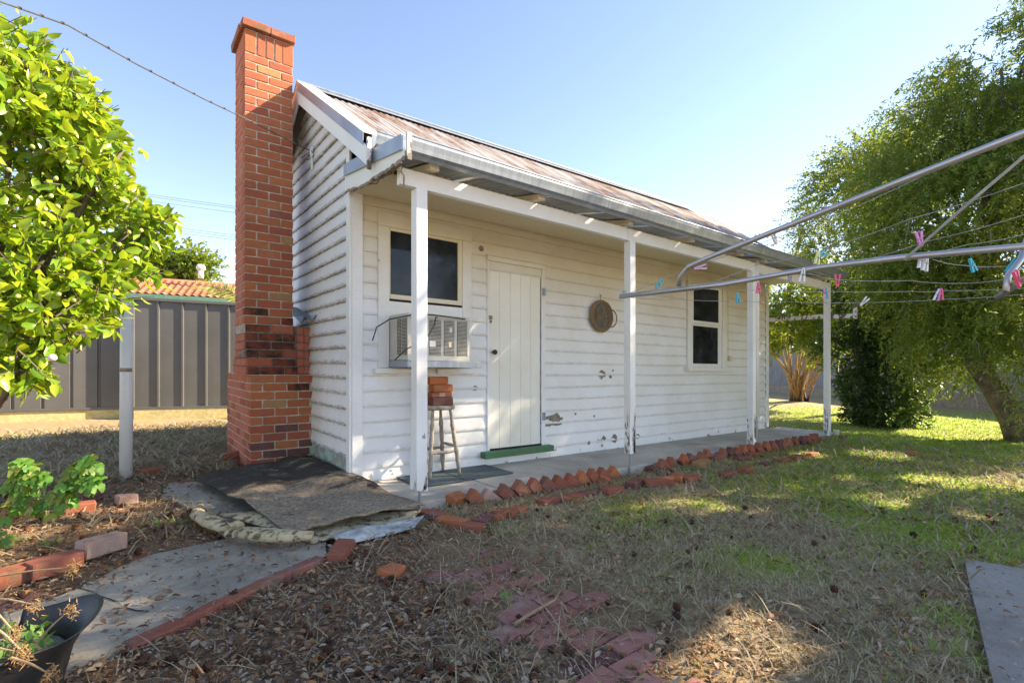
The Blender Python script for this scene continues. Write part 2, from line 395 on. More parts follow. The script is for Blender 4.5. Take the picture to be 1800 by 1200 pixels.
PEG = {'cyan': (.04, .42, .55), 'white': (.7, .72, .75), 'pink': (.8, .1, .22), 'purple': (.42, .2, .6), 'magenta': (.72, .25, .62), 'lilac': (.66, .4, .66), 'yellow': (.7, .75, .3), 'grey': (.3, .3, .3)}
for k, c in PEG.items(): M['peg_'+k] = simple('peg_'+k, c, .4, var=.06, bump=0)

# ------------------------------------------------------------------ noise on arrays
def vnoise(x, y, s, seed=0):
    x = np.asarray(x)*s; y = np.asarray(y)*s
    xi = np.floor(x).astype(int); yi = np.floor(y).astype(int); fx = x-xi; fy = y-yi
    fx = fx*fx*(3-2*fx); fy = fy*fy*(3-2*fy)
    def hh(a, b): 
        v = np.sin(a*127.1+b*311.7+seed*74.7)*43758.5453; return v-np.floor(v)
    return (hh(xi, yi)*(1-fx)+hh(xi+1, yi)*fx)*(1-fy)+(hh(xi, yi+1)*(1-fx)+hh(xi+1, yi+1)*fx)*fy
def fbm(x, y, s, seed=0): return .55*vnoise(x, y, s, seed)+.3*vnoise(x, y, s*2.1, seed+1)+.15*vnoise(x, y, s*4.3, seed+2)

# ------------------------------------------------------------------ zones of the yard
PATH = [(-2.6, -1.75), (-2.75, -2.6), (-1.62, -2.02), (-.74, -1.54), (-.45, -.9), (-.62, -.1), (-.9, .9), (-1.35, 1.15), (-1.42, .55), (-1.2, -.2), (-1.14, -.87), (-1.62, -.98), (-1.87, -1.31)]
def inpoly(x, y, P):
    x = np.asarray(x); y = np.asarray(y); r = np.zeros(x.shape, bool); n = len(P)
    for i in range(n):
        x0, y0 = P[i]; x1, y1 = P[(i+1) % n]
        if y0 == y1: continue
        c = ((y0 > y) != (y1 > y)) & (x < (x1-x0)*(y-y0)/(y1-y0)+x0); r ^= c
    return r
PAD = [(2.39, -3.83), (2.99, -5.73), (14., -8.4), (14., -22.), (-9., -22.), (-9., -7.), (-.9, -6.), (-.58, -4.55)]  # visible pad, enlarged behind the camera as unseen concrete to bounce sunlight
GREEN = [(G(*p[:2]), p[2], p[3]) for p in ((1240, 885, .22, .8), (1130, 900, .3, .7), (1250, 830, .3, .5), (1400, 850, .6, .9), (1500, 885, .5, .9), (1640, 930, .45, 1.), (1500, 800, 1., .9),
        (1560, 830, 1.0, .8), (1700, 860, 1., .7), (1350, 985, .2, .7), (1690, 1090, .13, .9), (1740, 1160, .1, .9), (1780, 960, .4, .9), (1400, 765, 1.5, .8), (1620, 775, 2.2, 1.), (1650, 745, 3., .9))]
def green_at(x, y):
    g = np.zeros(np.shape(x))
    for c, r, a in GREEN: g = np.maximum(g, a*np.exp(-(((x-c.x)**2+(y-c.y)**2)/(r*r*1.35))*.8))
    return np.clip(g*1.1 + .05 + (fbm(x, y, 2.3, 5)-.5)*.8, 0, 1)
def litter_at(x, y):              # 1 in the leaf strewn bed towards the camera and left
    e = (x+.05) + .35*(y+1.6)*-.0 - .5*(fbm(x, y, 1.5, 9)-.5)-.35*(fbm(x, y, 5, 19)-.5)
    lim = np.interp(y, [-4.5, -3.1, -1.6, -1.2, 0, 3], [-.35, -.35, .35, .2, -.2, -.2])
    return np.clip((lim-e)*1.5+.28, 0, 1)
def solid_at(x, y): return inpoly(x, y, PATH) | inpoly(x, y, PAD) | ((x > -.1) & (x < 8.2) & (y > -1.02) & (y < 3)) | ((x > -.8) & (x < 0) & (y > 1.15) & (y < 2.8))
def gz(x, y):                     # ground height
    x = np.asarray(x, float); y = np.asarray(y, float)
    z = -.075 + .035*(fbm(x, y, .9, 3)-.5) + .02*(fbm(x, y, 4, 4)-.5)
    lit = litter_at(x, y); z = z + .03*lit*(fbm(x, y, 6, 6)-.2)
    back = np.clip((y-.3)/1.5, 0, 1)*np.clip((.3-x)/.6, 0, 1); z = z + .07*back
    bed = np.exp(-(((x+1.75)**2+(y+.25)**2)/.5)); z = z+.05*bed
    z = np.where(solid_at(x, y), -.11, z)
    return z

# ================================================================== SETTING
def ground():
    xs = np.concatenate([[-400, -150, -60, -25, -12, -8, -6, -5], np.arange(-4.5, 9, .06), np.arange(9, 26, .5), [30, 45, 80, 200, 500]])
    ys = np.concatenate([[-400, -150, -60, -25, -14, -9, -7], np.arange(-6, 3, .06), np.arange(3, 12, .25), [15, 20, 30, 60, 200, 500]])
    X, Y = np.meshgrid(xs, ys); Z = gz(X, Y); far = (abs(X) > 30) | (abs(Y) > 30); Z = np.where(far, -.1, Z)
    V = np.stack([X, Y, Z], -1).reshape(-1, 3); ny, nx = X.shape
    i = np.arange(ny*nx).reshape(ny, nx); q = np.stack([i[:-1, :-1], i[:-1, 1:], i[1:, 1:], i[1:, :-1]], -1).reshape(-1, 4)
    x, y = V[:, 0], V[:, 1]
    m = Mat('ground', .95, 0, .2); w = m.coord('World')
    g = m.attr('green'); L = m.attr('litter'); a = m.noise(w, 7, 6, .7); b = m.noise(w, 38, 6, .8)
    dirt = m.ramp(b, [(.3, (.13, .08, .045)), (.6, (.30, .19, .11)), (.8, (.45, .33, .21))])
    thatch = m.ramp(b, [(.3, (.25, .19, .11)), (.6, (.42, .33, .2)), (.8, (.54, .44, .28))])
    gr = m.ramp(b, [(.3, (.2, .26, .03)), (.6, (.34, .44, .05)), (.8, (.46, .5, .12))])
    c = m.mix(g, thatch, gr); c = m.mix(L, c, dirt); c = m.mix(m.ramp(a, [(.55, 0.), (.8, .35)]), c, (.10, .07, .04))
    m.color(c); m.bump(m.math('ADD', a, b), .02, .8)
    yard = np.clip(1-np.abs(x-3)/40, 0, 1)
    gA = green_at(x, y); lA = np.maximum(litter_at(x, y), .75*((np.abs(x+.08) < .42) & (y < -1.7) & (y > -3.8))); lA = np.where((y > 1.5) & (x < 0), .35, lA)
    me = np_mesh('ground', V, [q], m.m, True, {'green': gA, 'litter': lA})
    tag(link('ground', me), kind='structure')
ground()

def poly_slab(name, P, z0, z1, mat, parent=None, kind=None):
    b = MB(); n = len(P)
    b.add([(x, y, z1) for x, y in P]+[(x, y, z0) for x, y in P], [tuple(range(n))]+[(i, i+n, (i+1) % n+n, (i+1) % n) for i in range(n)])
    o = b.build(name, mat, parent)
    if kind: o['kind'] = kind
    return o
def rough_edge(P, amp=.02, step=.12):
    out = []
    for i in range(len(P)):
        a = Vector(P[i]); b = Vector(P[(i+1) % len(P)]); n = max(1, int((b-a).length/step))
        for k in range(n):
            p = a.lerp(b, k/n); out.append((p.x+rnd.uniform(-amp, amp), p.y+rnd.uniform(-amp, amp)))
    return out
poly_slab('garden_path', rough_edge(PATH), -.2, -.045, M['path'], kind='structure')
poly_slab('pad_with_bounce_yard', rough_edge(PAD, .004, .3), -.2, -.05, M['padc'], kind='structure')
# a crack across the path, a real groove shape lying 4 mm proud as dark grit
crk = [G(u, v, -.041) for u, v in ((128, 1029), (160, 1038), (178, 1047), (205, 1056), (216, 1066), (240, 1072), (262, 1073))]
b = MB()
for i in range(len(crk)-1):
    a, c = crk[i], crk[i+1]; w1, w2 = rnd.uniform(.004, .009), rnd.uniform(.004, .01)
    b.add([(a.x, a.y-w1, a.z), (c.x, c.y-w2, c.z), (c.x, c.y+w2, c.z), (a.x, a.y+w1, a.z)], [(0, 1, 2, 3)])
o = b.build('path_crack', M['charcoal']); tag(o, kind='structure')
vs = empty('verandah_slab', kind='structure')
xs = [-.12, .98, 2.02, 4.1, 6.0, 8.3]
for i in range(5):
    g_ = .006
    MB().box((xs[i]+g_, -.955-rnd.uniform(0, .012), -.16), (xs[i+1]-g_, -.01, rnd.uniform(-.006, 0))).build('slab_panel', M['slab'], vs, bevel=.006)
MB().box((-.12, -.94, -.16), (8.3, -.02, -.03)).build('joint_fill', M['charcoal'], vs)

# ================================================================== COTTAGE
shed = empty('cottage', label='small white weatherboard cottage with rusty iron roof, verandah and red brick chimney', cat='cottage')
XL, WD, RY, RZ = 7.82, 2.75, 1.3, 4.17
SL = (RZ-2.9)/(RY+.66)
def part(name, parent=shed, **k):
    o = empty(name); o.parent = parent; return tag(o, **k)
fw = MB().box((.0, .012, -.05), (XL, .06, 2.95)).build('front_wall', M['charcoal'], shed)
gw = MB().add([(.012, .07, -.05), (.012, WD, -.05), (.012, WD, 3.3), (.012, RY, 4.1), (.012, .07, 3.3),
               (.06, .07, -.05), (.06, WD, -.05), (.06, WD, 3.3), (.06, RY, 4.1), (.06, .07, 3.3)],
              [(0, 1, 2, 3, 4), (5, 6, 7, 8, 9), (0, 1, 6, 5), (1, 2, 7, 6), (2, 3, 8, 7), (3, 4, 9, 8), (4, 0, 5, 9)]).build('gable_wall', M['charcoal'], shed)
MB().box((XL-.05, .07, -.05), (XL-.005, WD, 3.2)).build('end_wall', M['front'], shed)
MB().box((.07, WD-.05, -.05), (XL-.06, WD-.003, 3.2)).build('rear_wall', M['front'], shed)
BP = .1455
def board_mesh(verts8, name, mat):
    me = MB().hexa(verts8).mesh(name, mat)
    at = me.attributes.new('lap', 'FLOAT', 'POINT')
    zs = [v.co.z for v in me.vertices]
    return me
def wboard(x0, x1, z0, mat, parent, tilt=0):
    """a lapped board on the front wall; top tucks behind the one above. four rows of verts so the dark edges follow the laps"""
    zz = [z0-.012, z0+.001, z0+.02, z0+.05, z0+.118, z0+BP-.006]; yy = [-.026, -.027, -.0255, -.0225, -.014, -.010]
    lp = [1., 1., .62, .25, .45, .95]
    n = max(1, int((x1-x0)/.6)); V = []; F = []; A = []
    for i in range(n+1):
        x = x0+(x1-x0)*i/n; wob = .0035*math.sin(x*2.3+z0*7)+.002*math.sin(x*7.1+z0*3)+tilt*(x-x0)
        for z, y, a in zip(zz, yy, lp): V.append((x, y, z+wob)); A.append(a)
        V.append((x, .008, zz[-1]+wob)); A.append(1.); V.append((x, .008, zz[0]+wob)); A.append(1.)
    for i in range(n):
        for k in range(8): F.append((i*8+k, (i+1)*8+k, (i+1)*8+(k+1) % 8, i*8+(k+1) % 8))
    F.append(tuple(range(8))); F.append(tuple(n*8+k for k in range(8))[::-1])
    me = bpy.data.meshes.new('weatherboard'); me.from_pydata(V, [], F)
    at = me.attributes.new('lap', 'FLOAT', 'POINT'); at.data.foreach_set('value', A)
    me.materials.append(mat); return link('weatherboard', me, parent)
DOOR = (1.515, 2.27, .16, 2.24); WIN1 = (.235, 1.27, 1.12, 2.52); WIN2 = (5.24, 6.40, 1.12, 2.52)
for i in range(20):
    z0 = -.03+i*BP; segs = [(.075, XL-.07)]
    for (a, c, zb, zt) in (DOOR, WIN1, WIN2):
        if z0+BP*.7 > zb and z0+BP*.8 < zt:
            segs = [s for (p, q) in segs for s in ([(p, a), (c, q)] if p < a and q > c else [(p, q)])]
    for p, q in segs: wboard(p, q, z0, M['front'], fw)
# gable boards: x = 0 plane, ends cut to the rake
def gboard(z0, i):
    n = 5; y0 = .03; V = []; F = []; A = []
    dz = rnd.uniform(-.002, .002)
    def ye(z): return min(WD, 2*RY-((z-2.80)/SL-.66))
    zz = [z0-.010, z0+.001, z0+.02, z0+.055, z0+.118, z0+BP-.008]; xx = [-.031, -.032, -.0305, -.027, -.016, -.012]; lp = [1., 1., .7, .35, .6, 1.]
    zm = z0+BP*.5
    ys = .03 if zm < 2.98 else .03+(zm-2.98)/SL-.03
    if zm < 1.52 : pass
    yend = ye(zm)
    if zm > 4.12: return
    ye2 = lambda z: max(ye(z), ysz(z)+.01)
    def ysz(z): return max(.03, (z-2.80)/SL-.66)
    for k in range(n+1):
        t = k/n
        wob = rnd.uniform(-.0015, .0015)+dz; out = rnd.uniform(-.003, .002)
        for z, x, a in zip(zz, xx, lp): V.append((x+out*(1 if a > .6 else .5), ysz(z)+(ye2(z)-ysz(z))*t, z+wob)); A.append(a)
        for z in (zz[-1], zz[0]): V.append((.008, ysz(z)+(ye2(z)-ysz(z))*t, z)); A.append(1)
    for k in range(n):
        for j in range(8): F.append((k*8+j, (k+1)*8+j, (k+1)*8+(j+1) % 8, k*8+(j+1) % 8))
    F.append(tuple(range(8))[::-1]); F.append(tuple(n*8+j for j in range(8)))
    me = bpy.data.meshes.new('weatherboard'); me.from_pydata(V, [], [f[::-1] for f in F])
    at = me.attributes.new('lap', 'FLOAT', 'POINT'); at.data.foreach_set('value', A)
    me.materials.append(M['mint'] if i < 2 else M['gable']); o = link('weatherboard', me, gw)
    if i < 2: o['label'] = 'pale green board with flaking paint at the foot of the gable'
for i in range(30): gboard(-.06+i*BP, i)
# corner trims
MB().box((-.045, -.036, -.02), (-.022, .05, 3.06)).box((-.0215, -.045, .05), (.078, -.0275, 2.78)).build('corner_trim', M['post'], shed, bevel=.003)
MB().box((XL-.072, -.042, .02), (XL+.02, -.0275, 2.75)).build('corner_trim', M['post'], shed, bevel=.003)
# door
dr = part('door')
for i in range(5):
    w = (DOOR[1]-DOOR[0])/5
    MB().box((DOOR[0]+i*w+.0012, -.012-rnd.uniform(0, .002), DOOR[2]+.01), (DOOR[0]+(i+1)*w-.0012, .02, DOOR[3]-.01)).build('door_board', M['door'], dr, bevel=.003)
MB().box((DOOR[0]-.03, -.038, .06), (DOOR[0], .01, DOOR[3]+.002)).build('door_jamb', M['trim'], dr, bevel=.003)
MB().box((DOOR[1], -.040, .10), (DOOR[1]+.055, .01, DOOR[3]+.002)).build('door_jamb', M['trim'], dr, bevel=.003)
MB().box((DOOR[0]-.03, -.046, DOOR[3]+.004), (DOOR[1]+.06, .01, DOOR[3]+.055)).box((DOOR[0]-.045, -.058, DOOR[3]+.056), (DOOR[1]+.07, .01, DOOR[3]+.07)).build('door_head', M['trim'], dr, bevel=.003)
MB().box((DOOR[0]-.12, -.125, .085), (DOOR[1]+.12, -.03, .155)).build('door_sill', M['green'], dr, bevel=.008)
Mx = Matrix.Translation((DOOR[0]+.055, -.014, 1.24)) @ Matrix.Rotation(R_(90), 4, 'X')
MB().lathe([(.012, 0), (.012, .03), (.026, .035), (.03, .048), (.024, .062), (.006, .066)], 14, Mx).build('door_knob', M['cable'], dr, smooth=True)
MB().box((DOOR[0]-.012, -.05, 1.60), (DOOR[0]+.03, -.013, 1.64)).box((DOOR[0], -.05, 1.56), (DOOR[0]+.022, -.014, 1.59)).build('door_latch', M['oldwood'], dr, bevel=.003)
for z in (1.93, .45):
    MB().box((DOOR[1]+.004, -.05, z), (DOOR[1]+.05, -.041, z+.09)).tube([(DOOR[1]+.028, -.054, z-.003), (DOOR[1]+.028, -.054, z+.093)], .006, 8).build('hinge', M['galv'], dr)
MB().box((DOOR[0]-.005, -.03, DOOR[2]-.004), (DOOR[1]+.005, .0, DOOR[2]+.008)).build('door_gap', M['charcoal'], dr)

def trimbox(a, c, zb, zt, w, nm, parent, y=-.045, mat='trim'):
    for q in ((a, c, zt-w, zt), (a, a+w, zb, zt-w-.0015), (c-w, c, zb, zt-w-.0015)):
        MB().box((q[0], y, q[2]), (q[1], .01, q[3])).build(nm, M[mat], parent, bevel=.003)
# window 1 (air conditioner set into it)
w1 = part('window'); a, c, zb, zt = .235, 1.27, 1.06, 2.52
for q in ((a-.005, c+.005, zt-.115, zt+.01), (a-.005, a+.105, zb, zt-.117), (c-.105, c+.005, zb, zt-.117)):
    MB().box((q[0], -.045, q[2]), (q[1], .01, q[3])).build('window_frame', M['trim'], w1, bevel=.003)
gl, gr_, gb, gt = a+.105, c-.105, 1.72, zt-.115
MB().box((gl, -.030, gb), (gl+.018, 0, gt)).box((gr_-.05, -.030, gb), (gr_, 0, gt)).box((gl+.0185, -.030, gt-.03), (gr_-.051, 0, gt)).box((gl+.0185, -.032, gb), (gr_-.051, 0, gb+.045)).build('sash', M['cream'], w1, bevel=.002)
MB().box((gl+.018, -.012, gb+.04), (gr_-.05, -.004, gt-.028)).build('pane', M['glass'], w1)
MB().box((gl, -.026, gb-.022), (gr_, -.002, gb-.002)).build('sash_gap', M['charcoal'], w1)
MB().box((gl, -.036, 1.50), (gr_, -.004, gb-.024)).build('infill_panel', M['trim'], w1, bevel=.002)
MB().box((gl, -.02, zb), (gr_, .0, 1.50)).build('opening_backing', M['charcoal'], w1)
MB().box((a-.05, -.075, zb-.055), (a+.50, -.03, zb-.008)).box((a+.62, -.07, zb-.055), (c+.03, -.03, zb-.008)).build('window_sill', M['trim'], w1, bevel=.004)
# window 2 (double hung)
w2 = part('window'); a, c, zb, zt = 5.25, 6.38, 1.10, 2.52
for q in ((a, c, zt-.1, zt), (a, a+.13, zb, zt-.102), (c-.13, c, zb, zt-.102)):
    MB().box((q[0], -.048, q[2]), (q[1], .01, q[3])).build('window_frame', M['trim'], w2, bevel=.003)
l, r = a+.132, c-.132; mid = 1.80
for (z0, z1, y) in ((mid, zt-.102, -.03), (zb+.02, mid-.002, -.018)):
    s_ = MB().box((l, y, z0), (l+.04, y+.02, z1)).box((r-.1, y, z0), (r, y+.02, z1)).box((l+.041, y, z1-.035), (r-.101, y+.02, z1)).box((l+.041, y, z0), (r-.101, y+.02, z0+.045)).build('sash', M['paint'], w2, bevel=.002)
    MB().box((l+.04, y+.006, z0+.04), (r-.1, y+.012, z1-.03)).build('pane', M['glass'], w2)
MB().box((a-.05, -.09, zb-.055), (c+.06, -.03, zb)).build('window_sill', M['trim'], w2, bevel=.004)
MB().box((6.42, -.075, 1.22), (6.50, -.03, 1.31)).tube([(6.42, -.04, 1.30), (6.42, -.04, 2.5)], .006, 6).build('junction_box', M['cream'], shed)
MB().lathe([(.02, 0), (.032, .008), (.024, .022), (.012, .03)], 10, Matrix.Translation((1.41, -.022, 2.36)) @ Matrix.Rotation(R_(90), 4, 'X')).build('insulator', M['oldwood'], shed)
# scrapes and bare patches on the boards (chips of paint gone: thin, uneven islands)
def chip(u, v, r, k=11):
    p = OY(u, v, -.0305); b = MB(); r *= 2.2; vs_ = []
    for t in [2*math.pi*i/k for i in range(k)]:
        z = p.z+r*rnd.uniform(.5, 1.)*math.sin(t); q = ((z+.03) % BP)/BP; vs_.append((p.x+r*rnd.uniform(.6, 1.1)*math.cos(t), -.029+.0155*q*.5, z))
    b.add(vs_, [tuple(range(k))]); return b
pch = MB()
for u, v, r in ((1059, 657, .05), (1074, 662, .018), (1078, 651, .014), (975, 739, .07), (965, 741, .05), (985, 738, .04), (1080, 771, .045), (1062, 770, .025), (1052, 775, .018), (1036, 778, .02), (1121, 767, .035), (1059, 783, .015), (812, 596, .02), (836, 682, .02), (1163, 762, .01), (1045, 731, .012), (1012, 727, .014)):
    q = chip(u, v, r*.75); pch.add(q.v, q.f)
pch.build('bare_patch', M['oldwood'], fw)['kind'] = 'stuff'
# verandah
PY = -.98; BT, BB = 2.60, 2.47
MB().box((-.0, PY-.03, BB), (2.66, PY+.03, BT-.002)).build('verandah_beam', M['post'], shed, bevel=.003)
MB().box((2.664, PY-.031, BB-.002), (5.3, PY+.029, BT-.004)).build('verandah_beam', M['post'], shed, bevel=.003)
MB().box((5.304, PY-.03, BB-.01), (8.03, PY+.03, BT-.012)).build('verandah_beam', M['post'], shed, bevel=.003)
def post(x, zb, rot=.0, pw=.088):
    b = MB(); seg = 10; zs = [zb+(BB-.004-zb)*i/seg for i in range(seg+1)]
    for i, z in enumerate(zs):
        e = .008 if i < 2 else 0
        for sx, sy in ((-1, -1), (1, -1), (1, 1), (-1, 1)):
            b.v.append((x+sx*pw/2+rnd.uniform(-e, e), PY+sy*pw/2+rnd.uniform(-e, e), z+(rnd.uniform(-.012, .012) if i == 0 else 0)))
    for i in range(seg):
        for k in range(4): b.f.append((i*4+k, i*4+(k+1) % 4, (i+1)*4+(k+1) % 4, (i+1)*4+k))
    b.f.append((3, 2, 1, 0)); b.f.append(tuple(seg*4+k for k in range(4)))
    o = b.build('verandah_post', M['post'], shed, bevel=.003)
    # rotten lower end: slivers of bare split timber standing 1-2 mm proud
    f = MB()
    for _ in range(64):
        h0 = zb+rnd.random()**1.9*.40; hh = rnd.uniform(.03, .16); w = rnd.uniform(.004, .02); px = rnd.uniform(-pw*.1, pw*.45)
        hh *= .8; pts6 = [(0, 0), (rnd.uniform(.3, 1), hh*.15), (1, hh*.5), (rnd.uniform(.3, .9), hh*.8), (.4, hh), (rnd.uniform(0, .2), hh*.6), (0, hh*.3)]
        if rnd.random() < .7: px = min(px, pw*.49-w); f.add([(x+px+a_*w, PY-pw/2-.0016, h0+c_) for a_, c_ in pts6], [tuple(range(7))])
        else: py = PY-pw*.45+rnd.random()*pw*.75; f.add([(x-pw/2-.0016, py+a_*w, h0+c_) for a_, c_ in pts6], [tuple(range(7))])
    f.build('rot_splinters', M['oldwood'], o)['kind'] = 'stuff'
    MB().tube([(x, PY, -.12), (x, PY, zb+.02)], .011, 8).build('post_stirrup', M['galv'], o)
    return o
post(.177, .10, pw=.095); post(2.728, .145); p3 = post(5.37, .03, pw=.085); post(7.95, -.03, pw=.085)
MB().box((5.415, PY-.04, .03), (5.475, PY+.03, .42)).build('post_splint', M['galv'], p3, bevel=.003)
MB().tube([(5.45, PY-.035, .42), (5.45, PY-.035, 2.40), (5.45, PY-.03, 2.62)], .034, 14).build('downpipe', M['paint'], shed, smooth=True)
MB().box((7.9, -.94, 1.98), (7.98, .0, 2.05)).build('side_rail', M['rot'], shed, bevel=.004)
MB().box((7.995, -1.35, 1.97), (8.06, -.93, 2.04)).box((8.0, -1.4, 1.95), (8.055, -1.352, 2.22)).build('side_rail', M['rot'], shed, bevel=.004)
def corr(name, x0, x1, ya, za, yb, zb, mat, parent, pitch=.076, amp=.009, th=.0012):
    n = int(round((x1-x0)/pitch))*8; rows = 7; V = []; F = []
    nrm = Vector((0, -(zb-za), (yb-ya))).normalized()
    for j in range(rows+1):
        t = j/rows; y = ya+(yb-ya)*t; z = za+(zb-za)*t
        for i in range(n+1):
            x = x0+(x1-x0)*i/n; h = amp*math.cos(2*math.pi*x/pitch)
            V.append((x, y+nrm.y*h, z+nrm.z*h))
    for j in range(rows):
        for i in range(n): q = j*(n+1)+i; F.append((q, q+1, q+n+2, q+n+1))
    me = bpy.data.meshes.new(name); me.from_pydata(V, [], F); me.materials.append(mat)
    for p in me.polygons: p.use_smooth = True
    return link(name, me, parent)
rf = part('roof')
sw = .762
nx_ = int(8.0/sw)+1
for i in range(nx_):
    x0 = -.13+i*sw; x1 = min(x0+sw+.03, 7.9); dz = .003*(i % 2)
    if x1-x0 < .1: continue
    zr = RZ+.013*(x0)
    corr('roof_sheet', x0, x1, -.72, 2.87+dz, RY, zr+dz, M['roof'], rf)
    corr('roof_sheet', x0, x1, RY+1.95+.02, 2.9+dz, RY+.02, zr+dz, M['roof'], rf)
    x1 = min(x0+sw+.03, 7.98)
    corr('verandah_roof_sheet', x0+.08, x1, -1.12, 2.665+dz*.5, -.0, 2.86+dz*.5, M['under'], rf)
# ridge capping: rolled strip, slightly bowed
rc = MB()
for i in range(15):
    x0 = -.16+i*.5; x1 = x0+.502
    if x0 > 7.2: break
    z0, z1 = RZ+.013*x0+.035, RZ+.013*x1+.035
    for sgn in (-1, 1):
        ya, yb = RY, RY+sgn*.16
        rc.add([(x0, ya, z0), (x1, ya, z1), (x1, yb, z1-.16*SL+.0), (x0, yb, z0-.16*SL)], [(0, 1, 2, 3)])
    rc.tube([(x0, RY, z0+.005), (x1, RY, z1+.005)], .022, 8)
rc.build('ridge_cap', M['galv'], rf)
# rake: barge board, cream topped flashing
def rake(x0, x1, h0, h1, ya, yb, dz=0.):
    za, zb_ = 2.9+(ya+.66)*SL+dz, 2.9+(yb+.66)*SL+dz
    return [(x0, ya, za+h0), (x1, ya, za+h0), (x1, yb, zb_+h0), (x0, yb, zb_+h0), (x0, ya, za+h1), (x1, ya, za+h1), (x1, yb, zb_+h1), (x0, yb, zb_+h1)]
MB().hexa(rake(-.152, -.128, -.20, -.045, -.72, RY)).build('barge_board', M['post'], rf, bevel=.003)
MB().hexa(rake(-.158, -.153, -.06, .045, -.66, RY)).build('barge_flashing', M['galv'], rf)
MB().hexa(rake(-.158, .03, .0455, .05, -.66, RY)).build('barge_capping', M['flash'], rf)
MB().hexa([(x, 2*RY-y, z) for x, y, z in rake(-.152, -.128, -.20, .045, -.72, RY)]).build('barge_board', M['post'], rf)
MB().hexa(rake(7.88, 7.90, -.2, .045, -.72, RY)).build('barge_board', M['post'], rf)
MB().box((-.152, -.745, 2.63), (-.12, -.722, 2.88)).build('barge_end', M['rot'], rf)
MB().box((-.12, -.70, 2.70), (7.87, -.675, 2.83)).build('fascia', M['cream'], shed)
MB().box((-.0, -.66, 2.655), (7.87, -.05, 2.67)).build('eave_lining', M['cream'], shed)
# gutters: ogee profile swept along x
def gutter(x0, x1, y, z, mat, parent, s=1.):
    prof = [(0, 0), (-.0, -.02), (-.012, -.05), (-.02, -.075), (-.05, -.088), (-.115, -.088), (-.115, .01), (-.112, .01), (-.112, -.084), (-.05, -.084), (-.024, -.072), (-.016, -.048), (-.004, -.02), (-.005, .0)]
    n = len(prof); V = []; F = []; N = 16
    for i in range(N+1):
        x = x0+(x1-x0)*i/N; sag = .006*math.sin(x*1.1)
        for a, c in prof: V.append((x, y-a*s-.0, z+c*s*1.25+sag))
    V = [(p[0], y+(p[1]-y), p[2]) for p in V]
    for i in range(N):
        for k in range(n): F.append((i*n+k, i*n+(k+1) % n, (i+1)*n+(k+1) % n, (i+1)*n+k))
    F.append(tuple(range(n))); F.append(tuple(N*n+k for k in range(n))[::-1])
    b = MB(); b.v = V; b.f = F; b.tube([(x0, y+.003, z+.004), (x1, y+.003, z+.004)], .008, 8)
    return b.build('gutter', mat, parent)
gutter(-.06, 2.08, -1.265, 2.735, M['galv'], shed); gutter(2.084, 5.2, -1.265, 2.733, M['galv'], shed); gutter(5.204, 8.05, -1.265, 2.731, M['galv'], shed)
gutter(-.11, 7.85, -.83, 2.90, M['galv'], shed, .9)
MB().box((-.064, -1.27, 2.56), (-.03, -1.245, 2.75)).build('gutter_stop', M['rot'], shed)
# verandah left end: flashing strip and flaking barge, ragged lower edge
MB().hexa([(-.105, -1.25, 2.625), (-.09, -1.25, 2.625), (-.09, -.06, 2.78), (-.105, -.06, 2.78), (-.105, -1.25, 2.735), (-.09, -1.25, 2.735), (-.09, -.06, 2.885), (-.105, -.06, 2.885)]).build('verandah_barge_flashing', M['galv'], shed)
b = MB(); n = 26; 
for i in range(n+1):
    t = i/n; y = -1.24+1.2*t; zt = 2.64+.15*t; low = 2.60-.02*math.sin(t*3)+.15*t - .085*(t**.7) - rnd.uniform(0, .022)
    b.v += [(-.086, y, zt), (-.07, y, zt), (-.086, y, low), (-.07, y, low)]
for i in range(n):
    k = i*4; b.f += [(k, k+4, k+6, k+2), (k+1, k+3, k+7, k+5), (k+2, k+6, k+7, k+3), (k, k+1, k+5, k+4)]
b.f += [(0, 2, 3, 1), (n*4, n*4+1, n*4+3, n*4+2)]
b.build('verandah_barge', M['paint'], shed)
b2 = MB()
for i in range(n):
    lo0 = Vector(b.v[i*4+2]); lo1 = Vector(b.v[i*4+6]); d0, d1 = rnd.uniform(.008, .03), rnd.uniform(.008, .03)
    b2.hexa([lo0+Vector((.002, 0, -d0)), lo0+Vector((.014, 0, -d0)), lo1+Vector((.014, 0, -d1)), lo1+Vector((.002, 0, -d1)), lo0+Vector((.002, 0, .004)), lo0+Vector((.014, 0, .004)), lo1+Vector((.014, 0, .004)), lo1+Vector((.002, 0, .004))])
b2.build('rotten_edge', M['oldwood'], shed)
b = MB()
for i in range(5):
    b.tube([(-.06+rnd.uniform(0, .05), -1.05+.85*k/6+rnd.uniform(-.02, .02), 2.585+.075*k/6-.012*i*(1-abs(k/3-1))+rnd.uniform(-.008, .008)) for k in range(7)], .005, 5)
b.tube([(.0, -1.04, 2.585), (-.01, -1.045, 2.55), (.012, -1.05, 2.52), (.01, -1.05, 2.44)], .006, 5)
b.build('hanging_strip', M['oldwood'], shed)
for x in (.25, 1.35, 2.6, 3.75, 4.9, 5.55, 6.7, 7.75):
    w = .04
    MB().hexa([(x-w, -1.10, 2.605), (x+w, -1.10, 2.605), (x+w, -.03, 2.775), (x-w, -.03, 2.775), (x-w, -1.10, 2.652), (x+w, -1.10, 2.652), (x+w, -.03, 2.842), (x-w, -.03, 2.842)]).build('rafter', M['cream'], shed, bevel=.003)
MB().box((.08, -.10, 2.67), (XL-.02, -.028, 2.80)).build('wall_plate', M['cream'], shed, bevel=.004)
MB().box((.05, -.55, 2.695), (7.9, -.49, 2.735)).build('purlin', M['oldwood'], shed)

